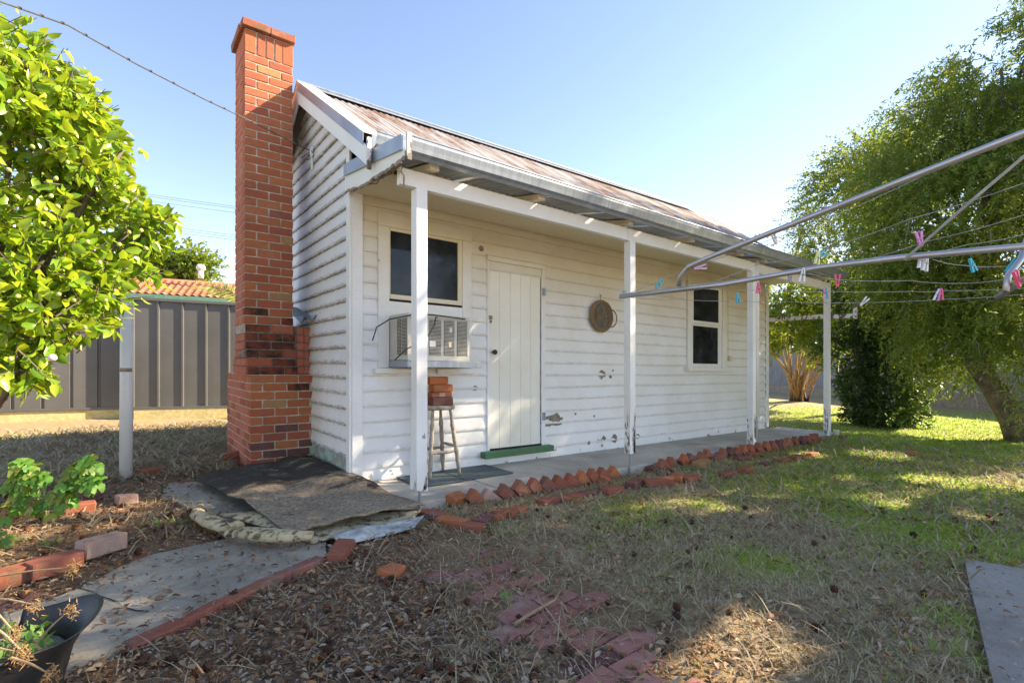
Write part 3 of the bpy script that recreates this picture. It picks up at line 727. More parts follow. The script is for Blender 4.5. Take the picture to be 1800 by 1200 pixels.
# ------------------------------------------------------------------ chimney
ch = part('chimney')
brick_cache = {}
def brick_me(L, Wd, H, mat):
    k = (round(L, 3), round(Wd, 3), round(H, 3), mat)
    if k not in brick_cache:
        brick_cache[k] = MB().chbox(L, Wd, H, .005, None, .0026).mesh('brick', M[mat])
    return brick_cache[k]
CH = .0882; BH = .0765
stuff_b = MB()
def cbrick(x, y, z, L, Wd, mat, single=True, H=BH):
    if single: link('brick', brick_me(L, Wd, H, mat), ch, (x, y, z), (0, 0, rnd.uniform(-.006, .006)))
    else: stuff_b.chbox(L, Wd, H, .004, Matrix.Translation((x, y, z)))
def course(x0, x1, y0, y1, z, odd, front, side, T=.108):
    """ring of bricks round a stack; the two faces seen from the yard are single bricks"""
    Lx = x1-x0; J = .011; S = .228; Hh = .11
    def run(a0, a1, odd, fn):
        a = a0; first = True
        while a < a1-.03:
            L = Hh if (first and odd) else S
            L = min(L, a1-a); fn(a+L/2, L); a += L+J; first = False
    run(x0, x1, odd, lambda c, L: cbrick(c, y0+T/2, z, L, T, front()))
    run(y0+T+J, y1, not odd, lambda c, L: cbrick(x0+T/2, c, z, T, L, side()))
    run(x0+T+J, x1, not odd, lambda c, L: cbrick(c, y1-T/2, z, L, T, 'brick', False))
    if x1 < -.05: run(y0+T+J, y1-T-J, odd, lambda c, L: cbrick(x1-T/2, c, z, T, L, 'brick', False))
def fmat(k):
    def f():
        r = rnd.random()
        if 11 <= k <= 16: return 'brick_soot' if r < (.6, .75, .8, .85, .8, .7)[k-11] else 'brick'
        if k in (17, 18, 19, 9): return 'brick_soot' if r < .3 else 'brick'
        if k < 5 and r < .2: return 'brick_purple'
        if k in (10, 17) and r < .4: return 'brick_soot'
        if r < .05: return 'brick_tan'
        return 'brick'
    return f
for k in range(-1, 17):
    z = k*CH
    if k < 11: course(-.635, -.01, 1.2, 2.7, z, k % 2, fmat(k), lambda: 'brick_side' if rnd.random() < .6 else 'brick')
    else:
        yb = 2.12 if k < 13 else 1.96 if k < 15 else 1.86
        course(-.655-.004*(k-11), -.17-.006*(k-11), 1.21+.004*(k-11), yb, z, k % 2, fmat(k), lambda: 'brick_side')
        if k < 17:
            cbrick(-.125, 1.33, z, .07, .108, 'brick_side'); cbrick(-.055, 1.33, z, .05 if k % 2 else .058, .108, 'brick_side')
for k in range(17, 49):
    t = (k-17)/32; course(-.682, -.205, 1.25, 1.82-.03*t, k*CH+.0, k % 2, fmat(k), lambda: 'brick_side')
zs = 49*CH
for i in range(5):     # soldier course, wider bricks at the ends
    w = (.108, .073, .073, .073, .108)[i]; cx = -.682+(.054, .159, .244, .329, .423)[i]
    cbrick(cx, 1.304, zs, w, .108, 'brick', True, .232)
for i in range(5): cbrick(-.628, 1.41+i*.087, zs, .108, .076, 'brick_side', True, .232)
for (x, L) in ((-.575, .268), (-.315, .245)): cbrick(x, 1.27, zs+.244, L, .13, 'brick_old', True, .078)
for (y, L) in ((1.49, .29), (1.735, .19)): cbrick(-.655, y, zs+.244, .13, L, 'brick_old', True, .078)
cbrick(-.26, 1.6, zs+.244, .14, .5, 'brick', False, .078); cbrick(-.45, 1.78, zs+.244, .26, .12, 'brick', False, .078)
o = link('rear_bricks', stuff_b.mesh('rear_bricks', M['brick']), ch); o['kind'] = 'stuff'
MB().box((-.629, 1.206, -.1), (-.016, 2.694, 11*CH-.004)).box((-.676, 1.2565, 16*CH-.01), (-.211, 1.80, zs+.24)).build('mortar', M['mortar'], ch)
MB().box((-.648, 1.222, 11*CH-.0035), (-.19, 2.1, 13*CH)).box((-.662, 1.228, 13*CH+.0005), (-.20, 1.95, 15*CH)).box((-.668, 1.234, 15*CH+.0005), (-.205, 1.85, 17*CH-.01)).box((-.185, 1.285, 11*CH-.003), (-.02, 1.9, 17*CH-.005)).build('sooty_mortar', M['mortar_dark'], ch)
MB().add([(-.03, 1.22, 1.62), (-.14, 1.18, 1.52), (-.19, 1.26, 1.60), (-.2, 1.85, 1.75), (-.05, 1.75, 1.76), (-.02, 1.0, 1.62), (-.09, 1.03, 1.54), (-.13, 1.1, 1.6)], [(0, 1, 2), (0, 2, 3, 4), (0, 5, 6), (0, 6, 7), (0, 7, 1)]).build('chimney_flashing', M['galv'], ch)
# cable bracket on the gable
MB().tube([(-.04, 1.13, 3.28), (-.06, 1.13, 3.42)], .008, 6).box((-.055, 1.10, 3.20), (-.04, 1.13, 3.45)).build('cable_bracket', M['paint'], shed)
svc = [W(0, 3, 2.9), W(120, 45, 3.2), W(240, 113, 3.7), W(360, 175, 4.3), W(430, 208, 4.8), Vector((-.05, 1.2, 3.44)), Vector((-.045, 1.14, 3.42))]
svc.insert(0, svc[0]+(svc[0]-svc[1])*3)
cb = MB().tube(svc, .0055, 6); cb2 = MB()
for i in range(1, 22):
    k = i/22*(len(svc)-1); j = int(k); p = svc[j].lerp(svc[min(j+1, len(svc)-1)], k-j); cb.tube([p-Vector((.010, .0, -.003)), p+Vector((.010, .0, .003))], .0085, 6)
cb.tube([(-.045, 1.14, 3.42), (-.12, 1.25, 3.35), (-.06, 1.2, 3.33), (-.045, 1.05, 3.34)], .005, 5)
tag(cb.build('service_cable', M['cableg']), 'twisted grey overhead cable running from the sky corner to the gable', 'cable')

# ================================================================== THINGS ON THE VERANDAH
ac = empty('air_conditioner', (.6775, -.185, 1.127), label='aged cream window air conditioner with louvred sides under the first window', cat='air conditioner')
aw, ad, ah = .66, .39, .43
# body from wall out
def bx(name, a, c, mat, parent, **k): return MB().box(a, c).build(name, M[mat], parent, **k)
x0, x1, y0, y1 = -aw/2, aw/2, -.235, .16
bx('casing', (x0, y0+.012, 0), (x1, y1, ah), 'acbody', ac, bevel=.008)
def grille(cols, zlo, zhi, axis, const):
    for (p, q) in cols:
        if axis == 'x': bx('grille_recess', (p, const-.003, zlo), (q, const+.002, zhi), 'acdark', ac)
        else: bx('grille_recess', (const-.003, p, zlo), (const+.002, q, zhi), 'acdark', ac)
        b = MB(); n = 26
        for i in range(n):
            z = zlo+(zhi-zlo)*(i+.5)/n
            if axis == 'x': b.box((p, const-.009, z-.0035), (q, const-.0035, z+.0025))
            else: b.box((const-.009, p, z-.0035), (const-.0035, q, z+.0025))
        o = b.build('grille_slats', M['slat'], ac)
fr = y0+.012
grille([(x0+.06, x0+.20), (-.105, .02), (.05, .163), (.195, .30)], .05, .385, 'x', fr)
grille([(-.215, -.12), (-.105, -.02)], .05, .385, 'y', x0)
b = MB()
for (p, q, r_, s_) in ((x0, x1, ah-.035, ah), (x0, x1, 0, .045), (x0, x0+.055, .047, ah-.037), (x1-.028, x1, .047, ah-.037)): b.box((p, fr-.012, r_), (q, fr-.0005, s_))
b.build('front_bezel', M['acbody'], ac, bevel=.003)
bx('paper_label', (-.107, fr-.011, .13), (-.045, fr-.0095, .185), 'paint', ac)
for z, y_ in ((.27, .03), (.13, .0)): MB().chbox(.03, .004, .05, .001, Matrix.Translation((.11+y_*.3, fr-.011, z))).build('dried_splash', M['cream'], ac)
bx('support_shelf', (.33, -.455, 1.065), (1.13, -.05, 1.125), 'galv', shed, bevel=.004)
tag(MB().tube([OY(655, 598, -.06), OY(662, 575, -.2), OY(685, 561, -.36), OY(725, 553, -.46), OY(760, 553, -.46), OY(790, 557, -.46), OY(818, 561, -.44)], .006, 6).build('cable', M['cable'], smooth=True),
    'thin black cable looped over the top of the air conditioner', 'cable')
tag(MB().tube([OY(694, 633, -.46), OY(712, 615, -.47), OY(735, 603, -.48), OY(755, 587, -.48), OY(764, 570, -.48), OY(766, 557, -.47), OY(769, 558, -.47)], .006, 6).build('cable', M['cable'], smooth=True),
    'thin black cable hanging across the louvres of the air conditioner', 'cable')
# mats
for (p0, p1, lab) in (((.40, -.55), (.87, -.06), 'square slate grey rubber mat behind the nearest verandah post'), ((.885, -.535), (1.46, -.04), 'slate grey rubber mat under the right legs of the stool')):
    o = MB().box((p0[0], p0[1], .001), (p1[0], p1[1], .013)).build('door_mat', M['matt'], bevel=.003); tag(o, lab, 'mat', 'rubber mats on the slab')
# stool
st = empty('bar_stool', (.76, -.21, .013), label='weathered turned-leg wooden stool holding a stack of bricks', cat='stool')
MB().lathe([(.0, .645), (.165, .645), (.178, .655), (.18, .668), (.172, .682), (.0, .684)], 28).build('seat', M['wood'], st, smooth=False, bevel=.002)
for sx, sy in ((-1, -1), (1, -1), (1, 1), (-1, 1)):
    t = Vector((sx*.095, sy*.095, .648)); f = Vector((sx*.165, sy*.165, 0)); n = 16
    rr = [.014, .016, .019, .022, .021, .018, .024, .016, .021, .022, .021, .019, .024, .017, .015, .014, .013]
    MB().tube([f.lerp(t, i/n) for i in range(n+1)], rr, 10).build('leg', M['wood'], st, smooth=True)
for (a, c, z) in (((-1, -1), (1, -1), .24), ((1, 1), (-1, 1), .24), ((-1, -1), (-1, 1), .29), ((1, -1), (1, 1), .29)):
    k = .165-.07*z/.648
    A = Vector((a[0]*k, a[1]*k, z)); B = Vector((c[0]*k, c[1]*k, z)); MB().tube([A.lerp(B, i/6) for i in range(7)], [.009, .012, .016, .017, .016, .012, .009], 8).build('rung', M['wood'], st, smooth=True)
sx0, sz = .79, .697
for i, (dx, L, rot, mat, lab, H) in enumerate((
    (.0, .23, .03, 'brick_purple', 'dark red brick lying flat on the stool seat, bottom of the stack', .078),
    (-.01, .22, -.02, 'brick_old', 'mortar-smeared red brick second from the bottom of the stool stack', .05),
    (.005, .215, .05, 'brick', 'whitish-flecked red brick second from the top of the stool stack', .07),
    (-.045, .20, .04, 'brick_orange', 'orange brick with a white end, topmost on the stool stack', .075))):
    o = link('brick', MB().chbox(L, .11, H, .006, None, .002).mesh('brick', M[mat]), None, (sx0+dx, -.23, sz), (0, 0, rot)); tag(o, lab, 'brick', 'bricks stacked on the stool')
    if i == 3: MB().box((.075, -.056, .006), (.101, .056, H-.004)).build('limewash_end', M['brick_white'], o)
    if i == 1: MB().box((-.03, -.0565, .006), (.03, -.054, H-.006)).build('mortar_smear', M['brick_white'], o)
    sz += H+.002
# round woven tray on the wall
tr = empty('woven_tray', (3.275, -.03, 1.755), label='round wicker tray with two loop handles hung on the front wall', cat='tray')
RX90 = Matrix.Rotation(R_(90), 4, 'X')
MB().lathe([(.0, .012), (.165, .012), (.17, .02), (.0, .022)], 32, RX90).build('woven_base', M['wickerg'], tr)
def ring(R0, z, r, n=36, wob=0.):
    return [RX90 @ Vector((R0*math.cos(2*math.pi*i/n)*(1+rnd.uniform(-wob, wob)), R0*math.sin(2*math.pi*i/n)*(1+rnd.uniform(-wob, wob)), z)) for i in range(n+1)]
b = MB()
for (R0, z, r) in ((.17, .02, .012), (.18, .035, .014), (.192, .05, .015), (.2, .036, .013), (.187, .06, .010)): b.tube(ring(R0, z, r, wob=.01), r, 6, False)
b.build('rim', M['wicker'], tr, smooth=True)
b = MB()
for k in range(7):
    an = k*2*math.pi/7
    pts = [RX90 @ Vector((math.cos(an)*.085+.055*math.cos(t), math.sin(an)*.085+.055*math.sin(t), .026)) for t in [2*math.pi*i/14 for i in range(15)]]
    b.tube(pts, .005, 5, False)
b.tube(ring(.035, .028, .005, 16), .006, 5, False); b.build('weave_pattern', M['wicker'], tr)
for sx in (-1, 1):
    c0 = Vector((sx*.16, -.02, -.01)); pts = [Vector((sx*(.165+.10*math.sin(t)) if sx > 0 else sx*(.165-.07*math.sin(t)), -.055-.01*math.sin(t), -.02+.115*math.cos(t)*-1)) for t in [math.pi*i/12 for i in range(13)]]
    MB().tube(pts, .008, 6).build('handle', M['wicker'], tr, smooth=True)
MB().tube([(0, -.02, .2), (0, -.015, .27)], .003, 5).tube([(-.02, -.02, .28), (.02, -.02, .27)], .005, 5).build('hook', M['cable'], tr)
tag(MB().lathe([(.04, 0), (.05, .11), (.055, .115), (.05, .118), (.045, .11), (.036, .006)], 18, Matrix.Translation((8.07, -1.08, -.055))).build('plastic_tub', M['vent'], smooth=True), 'small white plastic tub beside the foot of the farthest verandah post', 'tub')

# ================================================================== BRICKS ON THE GROUND
teeth = empty('brick_edging', (0, -1.06, 0), label='sawtooth row of tilted red bricks along the front of the verandah slab', cat='garden edging')
tx = []
x = .66
while x < 2.5: tx.append((x, -1.035+.012*math.sin(x*3), 1)); x += .158*rnd.uniform(.96, 1.04)
for q in ((1165, 812), (1178, 808), (1192, 802), (1205, 800), (1225, 797), (1236, 795), (1270, 792), (1283, 790)):
    p = G(q[0], q[1]+10, -.05); tx.append((p.x, min(max(p.y, -1.12), -1.03), 1))
for i in range(14): tx.append((4.75+i*.19, -1.1+.02*math.sin(i), 1))
for i, (x, y, s_) in enumerate(tx):
    mat = rnd.choice(['brick_old']*7+['brick', 'brick_purple'])
    if i == 1: mat = 'brick_white'
    me = brick_me(.23, .075, .11, mat)
    lean = R_(45+rnd.uniform(-7, 7))
    o = link('brick', me, teeth, (x-.0, y+1.06, -.088+rnd.uniform(-.014, .008)+(-.035 if i == 1 else 0)), (0, lean if True else 0, rnd.uniform(-.12, .12)))
    o.rotation_euler = (rnd.uniform(-.06, .06), lean, rnd.uniform(-.12, .12))
# flat edging set behind/along the lawn
flat = empty('lawn_edging', (0, -1.5, 0), label='broken line of sunken flat bricks between lawn and verandah strip', cat='garden edging')
def flatbrick(u, v, rz, mat, z=-.075, parent=flat, tilt=0., L=.23, Wd=.11, H=.076):
    p = G(u, v, -.03)
    o = link('brick', brick_me(L, Wd, H, mat), parent, (p.x-(parent.location.x if parent else 0), p.y-(parent.location.y if parent else 0), z), (tilt, rnd.uniform(-.04, .04), rz)); return o
for (u, v, rz, mat, dz) in ((762, 902, -1.2, 'brick_old', 0), (795, 913, -1.15, 'brick_orange', 0), (822, 921, -1.0, 'brick_old', 0), (852, 909, .5, 'brick_purple', 0), (876, 901, .45, 'brick_old', 0), (905, 893, .3, 'brick_old', -.01),
        (965, 874, .1, 'brick_old', -.015), (1000, 868, .05, 'brick_old', -.02), (1030, 862, .1, 'brick_old', -.02), (1075, 857, .0, 'brick_old', 0), (1115, 847, .3, 'brick_purple', .01), (1150, 845, -.4, 'brick_old', .01), (1175, 842, .6, 'brick_old', .01),
        (1190, 838, .5, 'brick_orange', .01), (1215, 838, .0, 'brick_old', 0), (1150, 820, .1, 'brick_purple', 0), (1232, 813, .1, 'brick_tan', .02), (1258, 803, 0, 'brick_old', .01), (1280, 829, .1, 'brick_old', 0), (1310, 822, .15, 'brick_old', 0), (1345, 812, .1, 'brick_purple', -.01),
        (1375, 806, 0, 'brick_old', -.01), (1400, 800, .1, 'brick_old', -.01), (1425, 795, .0, 'brick_old', -.01), (1322, 788, .2, 'brick_orange', .03), (1345, 786, .1, 'brick_orange', .02), (1325, 797, .2, 'brick_old', .0), (1305, 803, -.2, 'brick_old', .0), (1480, 765, 0, 'brick_old', -.01), (1490, 780, .2, 'brick_old', -.03)):
    flatbrick(u, v, rz, mat, -.095+dz)
# loose bricks
def loose(u, v, rz, mat, lab, z=-.07, L=.23, tilt=0., H=.076, Wd=.11):
    p = G(u, v, -.05); me = MB().chbox(L, Wd, H, .008, None, .005).mesh('brick', M[mat]); o = link('brick', me, None, (p.x, p.y, z), (tilt, rnd.uniform(-.1, .1), rz)); return tag(o, lab, 'brick', 'loose bricks lying about the yard')
loose(688, 1008, .5, 'brick_orange', 'broken orange half brick on the leaf litter near the brick path', -.085, .12)
loose(1603, 796, .2, 'brick_orange', 'single flat orange brick alone on the green lawn', -.105)
loose(800, 882, .3, 'brick_orange', 'bright orange broken brick right of the nearest post foot', -.06, .17, .3)
loose(1060, 840, .6, 'brick_orange', 'bright orange brick leaning at the gap in the sawtooth row', -.10, .2, .5)
loose(222, 890, .2, 'brick_white', 'pale pink half brick on bare soil left of the carpet', -.03, .13)
loose(265, 840, .5, 'brick_old', 'mossy red brick lying right of the white pole', -.03)
loose(160, 882, .1, 'brick_purple', 'dark grey-red brick among twigs beside the leafy pelargonium', -.03, .15)
loose(140, 905, .1, 'brick_old', 'brown brick half buried below the pelargonium leaves', -.03, .18)
loose(410, 813, .2, 'brick_old', 'worn brick at the left foot of the chimney', .0, .22)
loose(600, 972, 1.0, 'brick_old', 'dark brick propping the front edge of the carpet', -.08, .23)
be = empty('bed_edging', (-1.8, -1.1, -.05), label='two-high line of old red bricks edging the left garden bed', cat='garden edging')
for (u, v, rz, mat, z, H) in ((178, 975, .62, 'brick_white', .03, .095), (95, 1003, .55, 'brick_old', .01, .085), (30, 1018, .5, 'brick_old', .0, .085), (-45, 1040, .5, 'brick_old', .0, .085), (222, 980, .6, 'brick_old', -.05, .05), (168, 1000, .6, 'brick_old', -.06, .05), (100, 1025, .58, 'brick_old', -.06, .05), (30, 1048, .55, 'brick_purple', -.05, .05)):
    p = G(u, v, -.03); link('brick', brick_me(.225, .1, H, mat), be, (p.x+1.8, p.y+1.1, z), (0, rnd.uniform(-.05, .05), rz))
pe = empty('path_edging', (-1.2, -1.8, -.1), label='line of sunken red bricks along the near side of the concrete path', cat='garden edging')
A = G(560, 980, -.04); B = G(225, 1128, -.04); n = 5
for i in range(n):
    p = A.lerp(B, (i+.5)/n); an = math.atan2((A-B).y, (A-B).x)
    link('brick', brick_me(.222, .075, .1, 'brick_old'), pe, (p.x+1.2, p.y+1.8, -.032-.012*rnd.random()), (rnd.uniform(-.12, .12), rnd.uniform(-.04, .04), an+rnd.uniform(-.05, .05)))
bp = empty('brick_path', (0, -2.6, 0), kind='structure')
for j in range(-9, 10):
    for i in range(-1, 3):
        x = i*.235+(.118 if j % 2 else 0)-.12; y = -2.62+j*.118
        if y > -1.6 or y < -3.75: continue
        if rnd.random() < .2+.35*(y > -2.4): continue
        if x > .14 or (x > .05 and rnd.random() < .4) or x < -.42: continue
        sink = rnd.uniform(-.022, -.008)
        m_ = rnd.choice(['brick_path']*7+['brick_purple'])
        link('brick', brick_me(.228, .11, .05, m_), bp, (x+.03, y+2.6, -.098+sink), (rnd.uniform(-.03, .03), rnd.uniform(-.03, .03), rnd.uniform(-.03, .03)+R_(4)))
# ------------------------------------------------------------------ discarded carpet
def sheet(name, P4, nu, nv, hf, mat, th=.012, parent=None, edge=.02):
    """quad P4 (tl,tr,br,bl) in plan -> bumpy sheet"""
    V = []; F = []
    c = [Vector(p) for p in P4]
    for j in range(nv+1):
        for i in range(nu+1):
            u, v = i/nu, j/nv; p = c[0].lerp(c[1], u).lerp(c[3].lerp(c[2], u), v)
            k = edge*math.sin(9*u+3*v)*(1 if v in (0, 1) or u in (0, 1) else .3); p = p+Vector((k, k*.6, 0))
            V.append((p.x, p.y, p.z+hf(u, v)))
    for j in range(nv):
        for i in range(nu): q = j*(nu+1)+i; F.append((q, q+1, q+nu+2, q+nu+1))
    b = MB(); b.v = V; b.f = F; o = b.build(name, mat, parent, smooth=True)
    m = o.modifiers.new('t', 'SOLIDIFY'); m.thickness = th; m.offset = -1 if o.data.polygons[0].normal.z > 0 else 1
    return o
def ch_(u, v):
    n = mnoise.noise(Vector((u*2.4, v*2.4, .3)))*.055+mnoise.noise(Vector((u*7+v*3, v*6, 1.3)))*.022+mnoise.noise(Vector((u*18, v*14, 2.3)))*.006
    ridge = .03*math.exp(-((v-.45-.12*u)/.07)**2)*math.sin(math.pi*u)+.025*math.exp(-((v-.68)/.05)**2)*(u > .2)
    return max(.0, .03+n+ridge+.05*math.exp(-((u-.5)**2+(v-.05)**2)/.06))
carp = empty('old_carpet', (-.5, -.4, 0), label='mouldy brown and black carpet offcut dumped between chimney and verandah post', cat='carpet')
Q = lambda u, v, z=0.: G(u, v, z)-Vector((-.5, -.4, 0))
o = sheet('carpet_pile', [Vector((-1.17, .85, .0))+Vector((.5, .4, 0)), Vector((-.12, 1.12, .06))+Vector((.5, .4, 0)), Vector((.12, -1.20, .025))+Vector((.5, .4, 0)), Vector((-.84, -1.22, .0))+Vector((.5, .4, 0))], 60, 70, ch_, M['carpet'], .014, carp)
rolled = [(330, 918), (365, 932), (395, 942), (430, 946), (470, 950), (510, 952), (550, 950)]
pts = [Q(u, v, -.01)+Vector((0, 0, .035)) for u, v in rolled]
def flatroll(pts, rs, name, mat, sq=.6):
    b = MB().tube(pts, rs, 12); zc = pts[0].z
    b.v = [(x, y, zc+(z-zc)*sq) for x, y, z in b.v]; return b.build(name, mat, carp, smooth=True)
flatroll(pts[3:], [.06, .066, .06, .04], 'rolled_underlay', M['underlay'])
flatroll([Q(u, v, -.01)+Vector((0, 0, .035)) for u, v in ((352, 893), (347, 912), (370, 926), (400, 938), (420, 930))], [.02, .05, .06, .055, .045], 'rolled_underlay', M['underlay'])
sheet('underlay_flap', [Q(335, 915, -.035), Q(352, 893, -.01), Q(412, 925, .06), Q(398, 950, -.03)], 12, 8, lambda u, v: .012+.015*math.sin(3*u), M['underlay'], .006, carp)
b = MB()     # curled lip
for i in range(15):
    t = R_(-60+i*20); r = .014+.0012*i; p = Q(412, 938, .03)
    for k in (0, 1): b.v.append((p.x+.02*k*3.2+r*math.cos(t)*.6, p.y+r*math.cos(t)*.5+.05*k, p.z+r*math.sin(t)))
for i in range(14): b.f.append((2*i, 2*i+2, 2*i+3, 2*i+1))
o = b.build('underlay_curl', M['underlay'], carp, smooth=True)
sheet('vinyl_backing', [Q(580, 945, -.02), Q(745, 905, .0), Q(732, 928, -.03), Q(590, 962, -.05)], 24, 8, lambda u, v: .01+.012*math.sin(5*u+2*v), M['vinyl'], .004, carp)
sheet('second_layer', [Q(380, 905, .0), Q(740, 898, .0), Q(728, 915, -.02), Q(548, 956, -.04)], 30, 10, lambda u, v: .008+.01*math.sin(7*u), M['underlay'], .01, carp)
tag(MB().tube([G(628, 858, .02), G(668, 862, .03), G(690, 868, .02)], .006, 5).box((.0, -.52, .0), (.03, -.42, .012)).build('timber_scrap', M['oldwood']), 'pale splintered timber scrap on the slab corner by the carpet', 'timber')

# ================================================================== CLOTHES HOIST
ho = empty('clothes_hoist', G(2300, 1010, -.07), label='galvanised rotary clothes hoist reaching in from the right above the lawn', cat='clothes line')
HL = ho.location.copy()
def hp(*pts): return [W(*p)-HL for p in pts]
MB().tube(hp((1090, 521, 3.4), (1270, 500, 3.02), (1440, 470, 2.72), (1580, 453, 2.46), (1800, 433, 2.2), (2250, 392, 1.85)), .0155, 10).build('arm', M['pipe'], ho, smooth=True)
MB().tube(hp((1193, 503, 3.15), (1196, 485, 3.13), (1210, 469, 3.08), (1240, 455, 3.0), (1420, 383, 2.62), (1600, 312, 2.26), (1800, 234, 1.95), (2250, 60, 1.5)), .0155, 10).build('arm', M['pipe'], ho, smooth=True)
MB().tube(hp((1590, 456, 2.44), (1690, 368, 2.2), (1800, 275, 2.0), (2200, -20, 1.6)), .006, 6).build('stay', M['wire'], ho)
MB().tube(hp((1806, 420, 2.3), (1795, 455, 2.28), (1772, 485, 2.26), (1768, 512, 2.24)), .0135, 8).build('arm', M['pipe'], ho, smooth=True)
MB().tube(hp((1752, 523, 2.3), (1800, 492, 2.2), (1900, 440, 2.0)), .0135, 8).build('arm', M['pipe'], ho, smooth=True)
MB().tube(hp((1088, 524, 3.4), (1092, 512, 3.4), (1100, 512, 3.38)), .008, 6).build('end_hook', M['pipe'], ho)
mz = HL.z
MB().tube([(0, 0, 0), (0, 0, 2.1)], .03, 12).build('mast', M['pipe'], ho, smooth=True)
wires = [[(1100, 518, 3.38), (1210, 470, 3.1), (1330, 430, 2.9), (1500, 365, 2.7), (1660, 290, 2.4), (1800, 232, 2.2)],
         [(1240, 500, 3.05), (1330, 465, 3.0), (1430, 445, 2.9), (1600, 385, 2.6), (1800, 322, 2.3)],
         [(1270, 497, 3.02), (1400, 475, 2.9), (1500, 462, 2.8), (1630, 424, 2.6), (1800, 378, 2.3)],
         [(1440, 472, 2.72), (1620, 447, 2.6), (1700, 430, 2.5), (1800, 412, 2.4)],
         [(1420, 480, 2.8), (1480, 492, 2.9), (1600, 493, 3.0), (1680, 498, 3.0), (1760, 492, 2.9), (1830, 487, 2.7)],
         [(1230, 507, 3.1), (1330, 510, 3.3), (1450, 512, 3.5), (1600, 512, 3.6), (1660, 511, 3.6), (1820, 505, 3.4)],
         [(1100, 522, 3.4), (1200, 527, 3.6), (1380, 530, 3.8), (1500, 532, 3.9), (1660, 526, 3.8), (1820, 515, 3.6)],
         [(1640, 456, 2.5), (1690, 466, 2.7), (1760, 468, 2.7), (1830, 467, 2.6)]]
for w in wires:
    p = hp(*w); q = []
    for i in range(len(p)-1):
        for k in range(4): t = k/4; m_ = p[i].lerp(p[i+1], t); m_.z -= .006*math.sin(math.pi*t); q.append(m_)
    q.append(p[-1]); MB().tube(q, .0018, 5).build('wire', M['wire'], ho)
def peg_meshes(col, col2=None):
    a = MB().hexa([(-.005, -.006, -.038), (.0, -.006, -.038), (.0, .006, -.038), (-.005, .006, -.038), (-.017, -.006, .037), (-.007, -.006, .037), (-.007, .006, .037), (-.017, .006, .037)]).mesh('jaw', M['peg_'+col])
    c = MB().hexa([(.0004, -.006, -.038), (.005, -.006, -.038), (.005, .006, -.038), (.0004, .006, -.038), (.007, -.006, .037), (.017, -.006, .037), (.017, .006, .037), (.007, .006, .037)]).mesh('jaw', M['peg_'+(col2 or col)])
    s = MB().tube([(-.009, -.008, .0), (.009, -.008, .0)], .003, 6).tube([(-.009, .008, .0), (.009, .008, .0)], .003, 6).mesh('spring', M['pipe'])
    return a, c, s
pm = {}
def peg(u, v, d, ang, col, lab, col2=None):
    k = (col, col2)
    if k not in pm: pm[k] = peg_meshes(col, col2)
    o = empty('clothes_peg', W(u, v, d), label=lab, cat='clothes peg', group='pegs on the clothes hoist')
    yaw = TH-R_(90)
    o.rotation_euler = (Matrix.Rotation(yaw+rnd.uniform(-.4, .4), 3, 'Z') @ Matrix.Rotation(ang, 3, 'Y')).to_euler()
    for nm, me in zip(('jaw', 'jaw', 'spring'), pm[k]): link(nm, me, o)
U = math.pi
peg(1159, 499, 3.4, R_(40), 'cyan', 'blue peg nearest the tip of the lower arm, left of the farther arm')
peg(1231, 470, 3.05, R_(80), 'lilac', 'lilac peg lying along the bend of the upper arm')
peg(1361, 418, 2.75, R_(-30), 'white', 'white peg clipped on the upper arm against the roof corner')
peg(1297, 524, 3.7, R_(-8)+U, 'cyan', 'turquoise peg hanging in front of the far window')
peg(1333, 506, 3.35, R_(2)+U, 'pink', 'red-pink peg hanging in front of the downpipe post')
peg(1389, 486, 3.1, R_(0), 'grey', 'small grey peg on the lower arm beside the white one')
peg(1411, 483, 2.75, R_(8)+U, 'white', 'white peg on the lower arm with a blue scrap beside it')
peg(1437, 453, 2.75, R_(10)+U, 'yellow', 'pale yellow-white peg standing in a cluster above the lower arm')
peg(1441, 450, 2.78, R_(60), 'cyan', 'blue peg crossed behind the yellow-white one')
peg(1472, 493, 3.0, R_(2), 'pink', 'hot pink peg at the gutter end')
peg(1451, 515, 3.3, R_(0)+U, 'cyan', 'blue and magenta peg in front of the last verandah post', 'magenta')
peg(1519, 530, 3.7, R_(40), 'white', 'white peg tilted on the lowest wire before the dark shrub')
peg(1617, 420, 2.5, R_(-10), 'magenta', 'magenta peg standing open in a V above the lower arm')
peg(1619, 458, 2.45, R_(5)+U, 'white', 'left one of two white pegs side by side on the lower arm')
peg(1627, 463, 2.45, R_(12)+U, 'white', 'right one of two white pegs side by side on the lower arm')
peg(1709, 466, 2.7, R_(-25)+U, 'cyan', 'blue peg hanging slanted left of the bent pipe')
peg(1779, 467, 2.3, R_(42), 'cyan', 'blue peg clipped on the bent pipe at the right edge')
peg(1788, 490, 2.2, R_(-25), 'pink', 'pink peg on the rising pipe end at the right edge')
peg(1648, 518, 3.2, R_(15)+U, 'purple', 'purple and white peg low beside a pink one', 'white')
peg(1654, 517, 3.3, R_(3)+U, 'pink', 'pink peg low beside the purple and white one')

